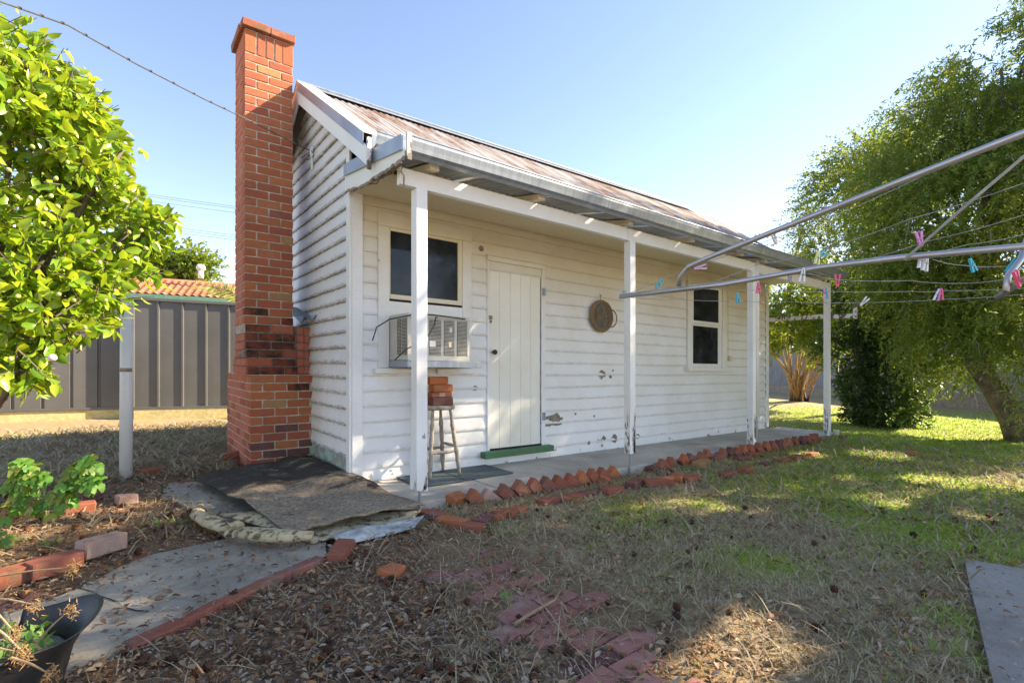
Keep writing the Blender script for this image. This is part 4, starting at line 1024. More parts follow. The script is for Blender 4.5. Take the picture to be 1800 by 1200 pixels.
# ================================================================== LEFT: FENCE, POLE, NEIGHBOUR
pl = empty('white_pole', (-1.66, 1.38, -.05), label='tall white painted steel pole standing between camellia and chimney', cat='pole')
MB().tube([(0, 0, 0), (0.01, 0, 1.75)], .052, 20).build('shaft', M['pvc'], pl, smooth=True)
MB().tube([(0.004, 0, 1.04), (.0045, 0, 1.075)], .0535, 20).build('rust_band', M['oldwood'], pl, smooth=True)
FA, FB, FC, FD = Vector((-9., 8.25)), Vector((-1.62, 7.42)), Vector((-1.56, 7.25)), Vector((3.2, 6.2))
def steel_fence(A, B, label, panelw=.178):
    d = (B-A); Ln = d.length; d.normalize(); an = math.atan2(d.y, d.x)
    f = empty('steel_fence', (A.x, A.y, 0), an, label=label, cat='fence', group='dark steel fence along the back boundary')
    # profiled pan with a rib, repeated
    w = panelw*2.2; nP = int(Ln/w)
    pr = [(0, 0), (.010, .03), (.032, .03), (.042, 0), (.1, .003), (.18, .003), (.24, 0)]
    prof = [(0, .0), (.012, .032), (.040, .032), (.052, .0), (.15, .002), (.27, .002), (w-.03, .0), (w, .0)]
    V = []; F = []
    for x, y in prof: V += [(x, -y, 0), (x, -y, 2.03)]
    for i in range(len(prof)-1): F.append((2*i, 2*i+2, 2*i+3, 2*i+1))
    me = bpy.data.meshes.new('panel'); me.from_pydata(V, [], F); me.materials.append(M['dark'])
    for i in range(nP): link('panel', me, f, (i*w, 0, .22))
    x = 0
    MB().box((0, -.05, 2.24), (Ln, .02, 2.29)).build('top_rail', M['dark'], f); MB().box((0, -.052, .19), (Ln, .02, .235)).build('bottom_rail', M['dark'], f)
    k = 0
    while x < Ln+.1:
        MB().box((x-.035, -.058, -.1), (x+.035, .03, 2.27)).build('post', M['dark'], f, bevel=.004); x += 2.38
    MB().box((.04, -.045, -.02), (Ln, -.005, .186)).build('plinth_board', M['pine'], f, bevel=.004)
steel_fence(FB, FA, 'dark grey ribbed steel fence panel run left of the white pole')
steel_fence(FC, FD, 'dark grey ribbed steel fence panel run between white pole and chimney')
# neighbour's house
nb = empty('neighbour_house', (-1, 17, 0), label='neighbour house beyond the fence with orange terracotta tile roof', cat='house')
EV0, EV1 = W(150, 508, 22.)-Vector(nb.location), W(520, 533, 25.5)-Vector(nb.location)
ax = (EV1-EV0); ax.z = 0; LN = ax.length; ax.normalize(); nv = Vector((-ax.y, ax.x, 0))
tilt = math.atan2((EV1-EV0).z, LN)*0
E0 = EV0.copy(); E0.z = (EV0.z+EV1.z)/2
PITCH = R_(19); up = nv*math.cos(PITCH)+Vector((0, 0, math.sin(PITCH)))
tb = MB(); tw, tl = .30, .33
nseg = 8; V = []; F = []
for j, (yy, dz) in enumerate(((0, .03), (tl+.03, .0))):
    for i in range(nseg+1):
        x = tw*i/nseg; h = .05*math.sin(math.pi*min(1, i/5)) if i <= 5 else -.012*math.sin(math.pi*(i-5)/3); V.append((x, yy, h+dz))
for i in range(nseg): F.append((i, i+1, i+nseg+2, i+nseg+1))
V2 = [(x, y, z-.02) for x, y, z in V[:nseg+1]]; n0 = len(V); V += V2
for i in range(nseg): F.append((i, n0+i, n0+i+1, i+1))
tme = bpy.data.meshes.new('roof_tile'); tme.from_pydata(V, [], F); tme.materials.append(M['tile'])
for p in tme.polygons: p.use_smooth = True
Mt = Matrix(((ax.x, up.x, 0, 0), (ax.y, up.y, 0, 0), (ax.z, up.z, 1, 0), (0, 0, 0, 1)))
nrm = ax.cross(up); Mt = Matrix(((ax.x, up.x, nrm.x, 0), (ax.y, up.y, nrm.y, 0), (ax.z, up.z, nrm.z, 0), (0, 0, 0, 1))); q = Mt.to_euler()
cnt = 0; rest = MB()
NC, NR = int(LN/tw)+2, 10
for j in range(NR):
    for i in range(NC):
        p = E0+ax*(i*tw)+up*(j*tl)
        if cnt < 290: link('roof_tile', tme, nb, p, q); cnt += 1
        else: rest.add([Matrix.Translation(p) @ (Mt @ Vector(v)) for v in V], F)
if rest.v: o = link('upper_tiles', rest.mesh('upper_tiles', M['tile'], True, False), nb); o['kind'] = 'stuff'
rid = E0+up*(NR*tl)
MB().tube([rid, rid+ax*(NC*tw)], .1, 8).build('ridge', M['tile'], nb)
c0 = E0-nv*.05-Vector((0, 0, .02))
MB().hexa([c0-nv*.12-Vector((0, 0, .22)), c0+ax*LN*1.1-nv*.12-Vector((0, 0, .22)), c0+ax*LN*1.1-Vector((0, 0, .22)), c0-Vector((0, 0, .22)), c0-nv*.12, c0+ax*LN*1.1-nv*.12, c0+ax*LN*1.1, c0]).build('gutter', M['fascia'], nb)
c1 = E0+nv*.5; c1.z = 0; h_ = E0.z
MB().hexa([c1, c1+ax*LN*1.05, c1+ax*LN*1.05+nv*6, c1+nv*6]+[p+Vector((0, 0, h_)) for p in (c1, c1+ax*LN*1.05, c1+ax*LN*1.05+nv*6, c1+nv*6)]).build('wall', M['brickwall'], nb)
bk = rid+nv*3.2*.95; 
MB().add([rid, rid+ax*(NC*tw), rid+ax*(NC*tw)+nv*3.2+Vector((0, 0, -1.1)), rid+nv*3.2+Vector((0, 0, -1.1))], [(0, 1, 2, 3)]).build('rear_roof', M['tile'], nb)
vt = W(353, 480, 25.5); vtb = empty('turbine_vent', vt, label='white round turbine vent on the orange tile roof', cat='roof vent')
MB().lathe([(.13, -.25), (.13, .12)], 16).build('neck', M['vent'], vtb, smooth=True)
b = MB()
for k in range(20):
    an = 2*math.pi*k/20; pts = [(math.cos(an+.15*j)*.2*math.sin(math.pi*(.18+.64*j/5)), math.sin(an+.15*j)*.2*math.sin(math.pi*(.18+.64*j/5)), .12+.06*j) for j in range(6)]
    b.tube(pts, .018, 5)
b.lathe([(.11, .12), (.17, .2), (.18, .27), (.15, .38), (.05, .43)], 14).build('vanes', M['vent'], vtb, smooth=True)

# ================================================================== VEGETATION
def frames(D):
    D = D/np.linalg.norm(D, axis=1, keepdims=True); ref = rng.normal(size=D.shape); S = np.cross(D, ref); S /= np.linalg.norm(S, axis=1, keepdims=True)+1e-9
    N = np.cross(S, D); return D, S, N
def leaf_arrays(P, D, L, Wd, droop=.15, fold=.12, cam=False, S=None, N=None):
    n = len(P)
    if S is None: D, S, N = frames(D)
    L = L[:, None]; Wd = Wd[:, None]
    if not cam:
        v = np.stack([P, P+D*L*.45-S*Wd*.5+N*Wd*fold, P+D*L-N*L*droop, P+D*L*.45+S*Wd*.5+N*Wd*fold], 1)
        f = np.arange(n)[:, None]*4+np.array([[0, 1, 2, 3]]); return v.reshape(-1, 3), [f], 4
    a, b_ = .30, .66
    v = np.stack([P, P+D*L*a-S*Wd*.46+N*Wd*fold, P+D*L*a, P+D*L*a+S*Wd*.46+N*Wd*fold,
                  P+D*L*b_-S*Wd*.40+N*(Wd*fold-L*droop*.45), P+D*L*b_-N*L*droop*.45, P+D*L*b_+S*Wd*.40+N*(Wd*fold-L*droop*.45), P+D*L-N*L*droop], 1)
    k = np.arange(n)[:, None]*8
    t = np.concatenate([k+np.array([[0, 3, 2]]), k+np.array([[0, 2, 1]]), k+np.array([[5, 6, 7]]), k+np.array([[4, 5, 7]])]); q = np.concatenate([k+np.array([[2, 3, 6, 5]]), k+np.array([[1, 2, 5, 4]])])
    return v.reshape(-1, 3), [t, q], 8
def foliage(name, P, D, L, Wd, mat, parent=None, smooth=False, tint=None, **k):
    v, f, m = leaf_arrays(np.asarray(P), np.asarray(D), L, Wd, **k)
    if tint is None: tint = rng.random(len(P))
    return link(name, np_mesh(name, v, f, mat, smooth, {'tint': np.repeat(tint, m)}), parent)
def ell_points(ells, n, shell=.35):
    """points through the outer part of a union of ellipsoids (cx,cy,cz,rx,ry,rz)"""
    E = np.array(ells); w = (E[:, 3]*E[:, 4]*E[:, 5])**(2/3); w = w/w.sum(); out = []; nr = []
    idx = rng.choice(len(E), n*2, p=w); u = rng.normal(size=(n*2, 3)); u /= np.linalg.norm(u, axis=1, keepdims=True)
    r = 1-shell*rng.random(n*2)**1.3; P = E[idx, :3]+u*E[idx, 3:]*r[:, None]
    deep = np.zeros(len(P))
    for e in E:
        q = (((P-e[:3])/e[3:])**2).sum(1); deep = np.maximum(deep, (q < (1-shell)**2*.8))
    keep = deep < .5; return P[keep][:n], u[keep][:n]
def n3(P, s, seed=0.):
    return np.array([mnoise.noise(Vector((p[0]*s+seed, p[1]*s, p[2]*s))) for p in P])
def branches(name, base, targets, r0, mat, parent, bend=.2, n=6, seg=7, rend=.01):
    b = MB(); base = Vector(base)
    for t in targets:
        t = Vector(t); mid = base.lerp(t, .5)+Vector((rnd.uniform(-bend, bend), rnd.uniform(-bend, bend), abs(t.z-base.z)*.12))
        pts = [base*(1-k)**2+mid*2*k*(1-k)+t*k*k for k in [i/n for i in range(n+1)]]
        b.tube(pts, [r0+(rend-r0)*(i/n) for i in range(n+1)], seg)
    return b.build(name, mat, parent, smooth=True)

# camellia ---------------------------------------------------------
cb_ = W(-60, 600, 2.9); cbase = Vector((cb_.x, cb_.y, -.05))
cm = empty('camellia_tree', cbase, label='glossy green camellia with plump buds filling the left edge', cat='tree')
EL = [tuple(W(u, v, d))+(rx, rx, rz) for (u, v, d, rx, rz) in ((-60, 300, 3.0, .85, .85), (20, 190, 2.9, .42, .36), (90, 200, 3.0, .27, .24), (105, 350, 2.9, .34, .36), (195, 450, 3.0, .22, .22), (165, 330, 3.1, .16, .18), (60, 480, 2.75, .42, .30), (150, 500, 2.9, .24, .23), (-30, 590, 2.6, .26, .2), (-40, 90, 3.0, .4, .3), (15, 625, 2.5, .17, .11), (240, 395, 3.0, .16, .13), (262, 400, 3.0, .11, .09), (215, 265, 3.05, .09, .07), (60, 560, 2.6, .3, .16), (40, 655, 2.45, .12, .07), (-260, 330, 3.0, 1., 1.), (-330, 150, 3.2, .8, .8))]
P, u = ell_points(EL, 5200, .45)
g_ = n3(P, 3.1); keep = g_ > -.2; P, u = P[keep], u[keep]
LP, LD, LT = [], [], []
tw_ = MB()
for p, d in zip(P[:4200], u[:4200]):
    ax_ = (d*.8+rng.normal(size=3)*.45+np.array([0, 0, .1])); ax_ /= np.linalg.norm(ax_)
    n = rng.integers(4, 7); 
    for k in range(n):
        q = p+ax_*(.028*k-.05); dd = ax_*.55+rng.normal(size=3)*.65+np.array([0, 0, -.30]); LP.append(q); LD.append(dd); LT.append(np.clip(.35+.25*rng.normal()+.35*k/n, 0, 1))
    if rng.random() < .7: tw_.tube([p-ax_*.12, p+ax_*.1], [.004, .002], 4, False)
LP, LD, LT = np.array(LP), np.array(LD), np.array(LT)
dist = np.linalg.norm(LP-np.array([CX, CY, EYE]), axis=1); rgt = (LP-np.array([CX, CY, EYE]))@np.array([RT[0], RT[1], 0]); fwd = (LP-np.array([CX, CY, EYE]))@np.array([FW[0], FW[1], 0])
pu = 900+FPX*rgt/fwd; pv = YH-FPX*(LP[:, 2]-EYE)/fwd
ok = (fwd > 1.6); LP, LD, LT, dist, pu, pv = [a[ok] for a in (LP, LD, LT, dist, pu, pv)]
inview = (pu > 5) & (pv > 0); score = dist+np.where(inview, 0, 50)
order = np.argsort(score); near = order[:290]; rest_ = order[290:]
Ls = rng.uniform(.055, .10, len(LP)); Ws = Ls*rng.uniform(.48, .58, len(LP))
rel = LP-np.array(cbase)
foliage('foliage', rel[rest_], LD[rest_], Ls[rest_], Ws[rest_], M['cam'], cm, tint=LT[rest_], cam=True, droop=.2, fold=.16, smooth=True)['kind'] = 'stuff'
lm = []
for k in range(6):
    v, f, _ = leaf_arrays(np.zeros((1, 3)), np.array([[1., 0, 0]]), np.array([.092]), np.array([.048+.002*k]), cam=True, droop=.12+.05*k, fold=.1+.03*k, S=np.array([[0, 1., 0]]), N=np.array([[0, 0, 1.]]))
    lm.append(np_mesh('leaf', v, f, M['camr'], True))
DD, SS, NN = frames(LD[near])
for i, j in enumerate(near):
    Rm = Matrix((DD[i], SS[i], NN[i])).transposed(); s_ = Ls[j]/.092
    o = link('leaf', lm[i % 6], cm, rel[j], Rm.to_euler()); o.scale = (s_, s_, s_)
tw_.v = [tuple(Vector(v)-cbase) for v in tw_.v]; tw_.build('twigs', M['twig'], cm)['kind'] = 'stuff'
branches('branch', (0, 0, .6), [Vector(e[:3])-cbase for e in EL], .03, M['twig'], cm, .15)
branches('trunk', (0, 0, 0), [(0.02, .02, .75), (.1, -.05, .9)], .05, M['twig'], cm, .03, rend=.03)
bme = MB().lathe([(.002, 0), (.008, .005), (.0105, .012), (.008, .020), (.002, .025)], 10).mesh('bud', M['bud'], True)
for (u_, v_, d_) in ((88, 348, 2.45), (20, 303, 2.4), (55, 353, 2.5), (78, 371, 2.4), (33, 351, 2.5), (105, 367, 2.5), (28, 523, 2.3), (100, 520, 2.4), (128, 531, 2.45), (175, 466, 2.55), (150, 428, 2.6), (227, 412, 2.7), (248, 408, 2.75), (207, 433, 2.7), (148, 579, 2.45), (18, 634, 2.2), (118, 288, 2.6), (97, 318, 2.5), (60, 262, 2.6), (183, 531, 2.6), (260, 440, 2.75)):
    link('bud', bme, cm, W(u_, v_, d_)-cbase, (rnd.uniform(-.8, .8), rnd.uniform(-.8, .8), 0))
o = MB().lathe([(.002, 0), (.014, .008), (.017, .018), (.012, .03), (.004, .034)], 10).build('opening_bud', M['pink'], cm, W(84, 631, 2.25)-cbase, (.3, 1.2, 0), True)

# pelargonium -------------------------------------------------------
pg0 = G(-10, 925, -.03); pg = empty('pelargonium', pg0, label='leggy pelargonium with scalloped bright green leaves in the left bed', cat='plant')
def lobed(R0, n=21):
    V = [(0, 0, 0)]; 
    for i in range(n):
        t = -2.7+5.4*i/(n-1); r = R0*(.84+.16*abs(math.cos(t*2.6))); r *= (1+.06*math.sin(i*2.5)); V.append((r*math.cos(t), r*math.sin(t), .22*r*abs(math.sin(t*2.3))))
    F = [(0, i+1, i+2) for i in range(n-1)]
    me = bpy.data.meshes.new('leaf'); me.from_pydata(V, [], F); me.materials.append(M['pel']); 
    for p in me.polygons: p.use_smooth = True
    return me
pls = [lobed(.036), lobed(.03), lobed(.026)]
stems = MB()
for (u_, v_, r, n) in ((40, 825, .055, 20), (35, 850, .06, 22), (60, 845, .05, 14), (45, 880, .06, 16), (150, 822, .05, 20), (130, 850, .06, 22), (160, 850, .045, 14), (110, 880, .06, 18), (80, 900, .06, 12), (10, 900, .06, 10), (0, 950, .05, 6)):
    c = W(u_, v_, 2.75)-pg0
    stems.tube([(0, 0, 0), c*.5+Vector((0, 0, -.02)), c], [.009, .007, .004], 6)
    for k in range(int(n*1.25)):
        d = Vector((rnd.gauss(0, 1), rnd.gauss(0, 1), rnd.gauss(.2, 1))).normalized(); p = c+d*r*rnd.uniform(.6, 1.2)
        nz = (d*.6+Vector((-FW[0]*.5, -FW[1]*.5, .7))+Vector((rnd.gauss(0, .35), rnd.gauss(0, .35), 0))).normalized()
        o = link('leaf', rnd.choice(pls), pg, p, nz.to_track_quat('Z', 'X').to_euler())
stems.build('stem', M['stem'], pg, smooth=True)

# broken black pot ---------------------------------------------------
pc = W(-22, 1130, 1.62); pc.z = -.08; pt = empty('broken_pot', pc, label='cracked black plastic pot with curled rim and dead flower stalks', cat='plant pot')
n = 96; V = []; F = []; H_ = .27
for j, t in enumerate((0, .35, .7, .92, 1.0, 1.03)):
    for i in range(n):
        a = 2*math.pi*i/n; R0 = (.165+.06*t)
        flare = .035*max(0, t-.85)/.15; wv = math.sin(a*3+.6)+.5*math.sin(a*5)
        z = H_*t+.022*wv*max(0, t-.3)
        if abs((a-1.35) % (2*math.pi)) < .14 and t > .7: z -= .10*(t-.6)*2
        r = R0+flare*(.7+.5*math.sin(a*2+1.))+.012*wv*t*t
        V.append((r*math.cos(a), r*math.sin(a), z))
for j in range(5):
    for i in range(n): k2 = (i+1) % n; F.append((j*n+i, j*n+k2, (j+1)*n+k2, (j+1)*n+i))
F.append(tuple(range(n))[::-1])
b = MB(); b.v = V; b.f = F; o = b.build('pot_wall', M['black'], pt, smooth=True); m_ = o.modifiers.new('t', 'SOLIDIFY'); m_.thickness = .006; m_.offset = 1
MB().lathe([(.0, .18), (.16, .185), (.19, .19)], 24).build('potting_soil', M['mortar_dark'], pt)
Pw = np.stack([rng.uniform(-.14, .14, 260), rng.uniform(-.14, .14, 260), rng.uniform(.19, .25, 260)], 1)
foliage('weeds', Pw, rng.normal(size=(260, 3))+np.array([0, 0, .6]), rng.uniform(.02, .045, 260), rng.uniform(.015, .03, 260), M['weed'], pt)['kind'] = 'stuff'
b = MB(); fl = MB()
for (uu, vv, dd) in (((0, 1045), (60, 1062), 1.62), ((0, 1080), (45, 1150), 1.5), ((0, 1012), (130, 996), 1.75), ((50, 1150), (90, 1185), 1.45), ((0, 1135), (30, 1145), 1.5), ((93, 1125), (124, 1070), 1.6), ((0, 1050), (25, 1110), 1.55)):
    p0, p1 = W(uu[0]-30, uu[1]+5, dd)-pc, W(vv[0], vv[1], dd)-pc; b.tube([p0, p0.lerp(p1, .5)+Vector((0, 0, .006)), p1], [.0035, .003, .002], 6)
    for _ in range(70):
        q = p1+Vector((rnd.gauss(0, .010), rnd.gauss(0, .010), rnd.gauss(-.004, .014))); e = q+Vector((rnd.gauss(0, .008), rnd.gauss(0, .008), rnd.gauss(-.004, .008))); fl.tube([q, e], [.0016, .0005], 3, False)
b.build('dead_stalks', M['stem'], pt); fl.build('dead_flower_heads', M['deadfl'], pt)['kind'] = 'stuff'

# right side trees ---------------------------------------------------
PATCH = [(G(1330, 1095), .2), (G(1300, 1140), .2), (G(1240, 1195), .2), (G(1262, 888), .15), (G(1330, 900), .09), (G(1190, 878), .08), (G(1640, 845), .28), (G(1690, 765), .75), (G(1780, 850), .35), (G(1400, 1130), .09), (G(1480, 840), .12), (G(1560, 885), .16), (G(1700, 905), .14), (G(1500, 960), .08), (G(1620, 980), .07), (G(1420, 800), .2), (G(1540, 800), .3), (G(1100, 915), .06), (G(960, 925), .07), (G(1560, 1060), .05), (G(1180, 960), .05), (G(520, 1120), .04), (G(700, 1090), .05)]
def sunny(P):  # marks crown leaves to leave out so sun patches land on the ground
    q = P[:, :2]-np.array([sd.x, sd.y])*(P[:, 2:3]/sd.z); m = np.zeros(len(P), bool)
    for c, r in PATCH: m |= ((q[:, 0]-c.x)**2+(q[:, 1]-c.y)**2) < (r*1.25)**2
    return m
def weeping(name, base, ells, ntw, mat, label, cat, seg=9, step=.055, L=(.035, .06), Wf=.3, droop=.9, tr=(), shell=.5, clump=(.9, -.12), group=None, trunk_pts=None, tw_keep=.11, twmat='greytwig', up=0.):
    o = empty(name, base, label=label, cat=cat, group=group); base = Vector(base)
    P, u = ell_points(ells, ntw, shell); k = n3(P, clump[0], 3.7) > clump[1]; P, u = P[k], u[k]; n = len(P)
    LP, LD, TT = [], [], []; D = u*.8+rng.normal(size=u.shape)*.4+np.array([0, 0, .35+up]); D /= np.linalg.norm(D, axis=1, keepdims=True)
    Q = P.copy(); tint0 = rng.random(n)*.6; path = [Q.copy()]
    for s in range(seg):
        D = D+np.array([0, 0, -droop*.18]); D /= np.linalg.norm(D, axis=1, keepdims=True); Q = Q+D*step*(.7+.6*rng.random((n, 1))); path.append(Q.copy())
        for _ in range(3):
            LP.append(Q+rng.normal(size=Q.shape)*.012); LD.append(D*.7+rng.normal(size=D.shape)*.6); TT.append(np.clip(tint0+.4*rng.random(n), 0, 1))
    LP = np.concatenate(LP); k = ~sunny(LP); LP = (LP-np.array(base))[k]; LD = np.concatenate(LD)[k]; TT = np.concatenate(TT)[k]; Ln = rng.uniform(L[0], L[1], len(LP))
    foliage('crown', LP, LD, Ln, Ln*Wf, mat, o, tint=TT, droop=.1, fold=.1)['kind'] = 'stuff'
    b = MB(); path = np.array(path)
    for i in range(int(n*tw_keep)): b.tube([Vector(p)-base for p in path[::2, i]], [.006, .005, .004, .003, .002][:len(path[::2])], 4, False)
    if b.v: b.build('twigs', M[twmat], o)['kind'] = 'stuff'
    if trunk_pts:
        tp = [Vector(p)-base for p in trunk_pts[0]]; MB().tube(tp, trunk_pts[1], 14).build('trunk', M['bark'], o, smooth=True)
        branches('limb', tp[-1], [Vector(e[:3])-base for e in ells], trunk_pts[1][-1]*.7, M['bark'], o, .4, n=8, rend=.02)
    return o
def E(u, v, d, r, rz=None): return tuple(W(u, v, d))+(r, r, rz or r)
tb_ = G(1800, 778, -.1)
weeping('bottlebrush_with_added_shade', tb_, [E(1790, 215, 9.2, 1.5, 1.3), E(1700, 210, 9.4, 1.1, 1.0), E(1650, 250, 9.6, .85, .8), E(1760, 370, 8.6, 1.4, 1.1), E(1640, 390, 9.3, 1.25, 1.1), E(1560, 330, 9.8, .75, .7), E(1900, 320, 8.6, 1.8, 1.7), E(2050, 400, 8.8, 2., 1.9), E(1740, 520, 8.6, .9, .6), E(1850, 540, 8.0, 1.2, .8), E(1760, 120, 9.2, .75, .55), E(1850, 110, 9., 1., .8), E(1600, 460, 9.6, .8, .7), E(1760, 600, 8.7, .75, .45), E(1690, 600, 8.9, .8, .5), E(1790, 640, 8.4, .7, .4), E(1620, 520, 9.3, .9, .6), E(1740, 640, 8.9, .5, .35), E(1800, 105, 9.2, .75, .6), E(1730, 165, 9.3, .75, .6), E(1700, 640, 8.9, .6, .3), E(2020, 60, 8.5, 1.75), E(2070, -140, 8.5, 1.8), E(1900, 690, 7.6, .5, .4)],  # high crowns past the right edge are unseen, added to shade the house front
    14500, M['wil'], 'tall weeping bottlebrush tree with leaning trunk at the right edge and added unseen shade crowns', 'tree', seg=9, step=.07, L=(.055, .10), Wf=.30, droop=1.3, shell=.62,
    trunk_pts=([tb_, W(1780, 735, 8.62), W(1752, 690, 8.7), W(1718, 640, 8.8), W(1710, 560, 9.), W(1720, 480, 9.1)], [.24, .19, .17, .16, .14, .11]))
MB().tube([tb_+Vector((.25, .0, 0)), W(1830, 700, 8.5), W(1830, 600, 8.5)], [.14, .12, .1], 10).build('second_trunk', M['bark'], bpy.data.objects['bottlebrush_with_added_shade'], smooth=True)
o2 = bpy.data.objects['second_trunk']; 
for v in o2.data.vertices: v.co -= tb_
weeping('tall_shrub', G(1535, 722, -.1), [E(1530, 330, 12.4, 1.2, 1.1), E(1480, 370, 12.6, .9, .9), E(1570, 420, 12, 1.3, 1.1), E(1500, 470, 12.6, 1.1, 1.0), E(1620, 500, 12, 1.2, 1.), E(1590, 300, 12.6, 1., .9), E(1530, 570, 12.4, .8, .6)],
    4600, M['wil'], 'yellow-green bushy tree behind the far verandah corner', 'tree', seg=7, step=.08, L=(.06, .1), Wf=.4, droop=.8, shell=.6, clump=(.8, -.1),
    trunk_pts=([G(1535, 722, -.1), W(1540, 640, 12.6), W(1530, 560, 12.6)], [.13, .11, .09]))
ms = G(1405, 706, -.1); msd = scr(ms.x, ms.y, 0)
sh = weeping('multi_stem_shrub', ms, [E(1395, 560, 15.5, 1.0, .9), E(1440, 520, 15., 1.2, .9), E(1370, 510, 15.5, .9, .9), E(1460, 590, 14.6, .8, .7), E(1510, 540, 14.5, 1., .9), E(1330, 560, 16, 1., 1.)],
    1700, M['shr'], 'lime-green shrub with many bare pale stems seen between the last two posts', 'shrub', seg=5, step=.09, L=(.09, .13), Wf=.5, droop=.7, shell=.65, tw_keep=.0)
b = MB()
for k in range(26):
    a = rnd.uniform(0, 6.28); s_ = rnd.uniform(.1, .3); e = W(rnd.uniform(1340, 1500), rnd.uniform(540, 620), rnd.uniform(14.3, 16))-ms; p0 = Vector((math.cos(a)*s_, math.sin(a)*s_, 0)); md = p0.lerp(e, .45)+Vector((0, 0, .25))
    b = MB().tube([p0, p0.lerp(md, .5)+Vector((rnd.uniform(-.1, .1), rnd.uniform(-.1, .1), .05)), md, md.lerp(e, .5)+Vector((rnd.uniform(-.1, .1), 0, 0)), e], [.045, .038, .033, .025, .015], 6); b.build('stem', M['stem'], sh, smooth=True)
weeping('dark_shrub', G(1555, 752, -.1), [E(1550, 690, 10.6, .62, .62), E(1560, 610, 10.8, .8, .65), E(1530, 540, 11.2, .7, .5), E(1620, 560, 10.8, .6, .5), E(1570, 720, 10.4, .65, .4), E(1610, 650, 10.9, .5, .45), E(1490, 610, 11.2, .6, .6), E(1500, 510, 11.4, .7, .5), E(1590, 490, 11.2, .7, .5), E(1510, 680, 10.8, .4, .4), E(1555, 738, 10.4, .55, .22), E(1520, 725, 10.5, .35, .25), E(1600, 728, 10.4, .35, .25)],
    3900, M['dks'], 'dense dark green shrub standing on the lawn right of the last post', 'shrub', seg=4, step=.05, L=(.06, .1), Wf=.5, droop=.5, shell=.7, clump=(1.6, -.2), tw_keep=0.,
    trunk_pts=([G(1555, 752, -.1), W(1525, 660, 10.9), W(1500, 590, 11.2)], [.06, .05, .035]))
weeping('gum_tree', G(1400, 700, -.1)+Vector((6, 6, 0)), [E(1405, 420, 27, 1.4, 1.2), E(1430, 390, 27, 1.1, 1.0), E(1440, 440, 26, 1.4, 1.2), E(1380, 500, 27, 1.6, 1.2)],
    420, M['gum'], 'thin grey-green gum tree showing above the far end of the roof', 'tree', seg=5, step=.14, L=(.12, .2), Wf=.3, droop=.9, shell=.9, tw_keep=.3,
    trunk_pts=([G(1400, 700, -.1)+Vector((6, 6, 0)), W(1385, 520, 27), W(1410, 400, 27)], [.2, .15, .06]))
# unseen tree added right of the frame to shade lawn and path
weeping('bottlebrush_with_added_shade', Vector((7.0, -5.9, -.1)), [(6.9, -6.1, 3.9, 1.7, 1.3, 1.3), (8.3, -6.0, 4.6, 1.6, 1.3, 1.3), (5.7, -5.7, 3.3, 1.2, 1.1, .9), (9.6, -5.6, 4.4, 1.5, 1.3, 1.3), (7.2, -7.0, 5.0, 1.5, 1.2, 1.1), (6.5, -5.15, 5.7, 1.2, .9, .9), (7.7, -4.5, 5.7, 1.2, .8, .9), (5.0, -5.9, 3.0, 1., .8, .7), (9.0, -6.4, 6.6, 1.3, 1.1, 1.)], 5000, M['wil'], 'unseen second bottlebrush added beyond the right edge to shade the yard', 'tree', seg=7, step=.1, L=(.09, .15), Wf=.35, droop=1.1, shell=.8,
    trunk_pts=([(7.0, -5.9, -.1), (7.0, -5.9, 1.5), (7.1, -5.8, 2.8)], [.2, .17, .13]))
for (u_, v_, r, lab) in ((288, 462, 1.2, 'yellow-green far treetop above the left end of the tile roof'), (318, 465, .9, 'dull grey-green far treetop above the tile roof'), (343, 458, 1.5, 'round far treetop standing highest above the tile roof')):
    bb = W(u_, 640, 42); bb.z = -.1
    weeping('far_tree', bb, [E(u_, v_, 42, r, r*.9), E(u_+10, v_+12, 42, r, r*.8), E(u_-8, v_+14, 42, r, r*.8)], 420, M['shr'] if r != .9 else M['gum'], lab, 'tree', seg=4, step=.15, L=(.2, .32), Wf=.5, droop=.5, shell=.9, clump=(.5, -.3), group='treetops beyond the tile roof', tw_keep=0.,
            trunk_pts=([bb, bb+Vector((0, 0, 4))], [.2, .14]))
for (u_, d_, v_, r, lab) in ((1335, 30, 560, 2.2, 'dark green treetop over the fence just beyond the cottage end'), (1440, 29, 550, 2.4, 'dark green treetop over the fence behind the multi-stemmed shrub'), (1600, 27, 540, 2.4, 'dark green treetop over the fence between the dark shrub and the leaning trunk'), (1740, 23, 540, 2.2, 'dark green treetop over the fence behind the leaning trunk'), (1880, 20, 530, 2.2, 'dark green treetop over the fence at the far right edge')):
    bb = W(u_, 640, d_); bb.z = -.1; m_ = W(u_, v_, d_)
    weeping('boundary_tree', bb, [(m_.x, m_.y, m_.z, r, r, 1.6), (m_.x+1, m_.y+1, m_.z-.8, r, r, 1.5), (m_.x-1, m_.y-1, m_.z-.6, r, r, 1.5)], 900, M['dks'], lab, 'tree', seg=4, step=.14, L=(.16, .26), Wf=.5, droop=.6, shell=.8, clump=(.5, -.4), group='treetops beyond the grey fence', tw_keep=0., trunk_pts=([bb, bb+Vector((0, 0, 1.5))], [.2, .16]))
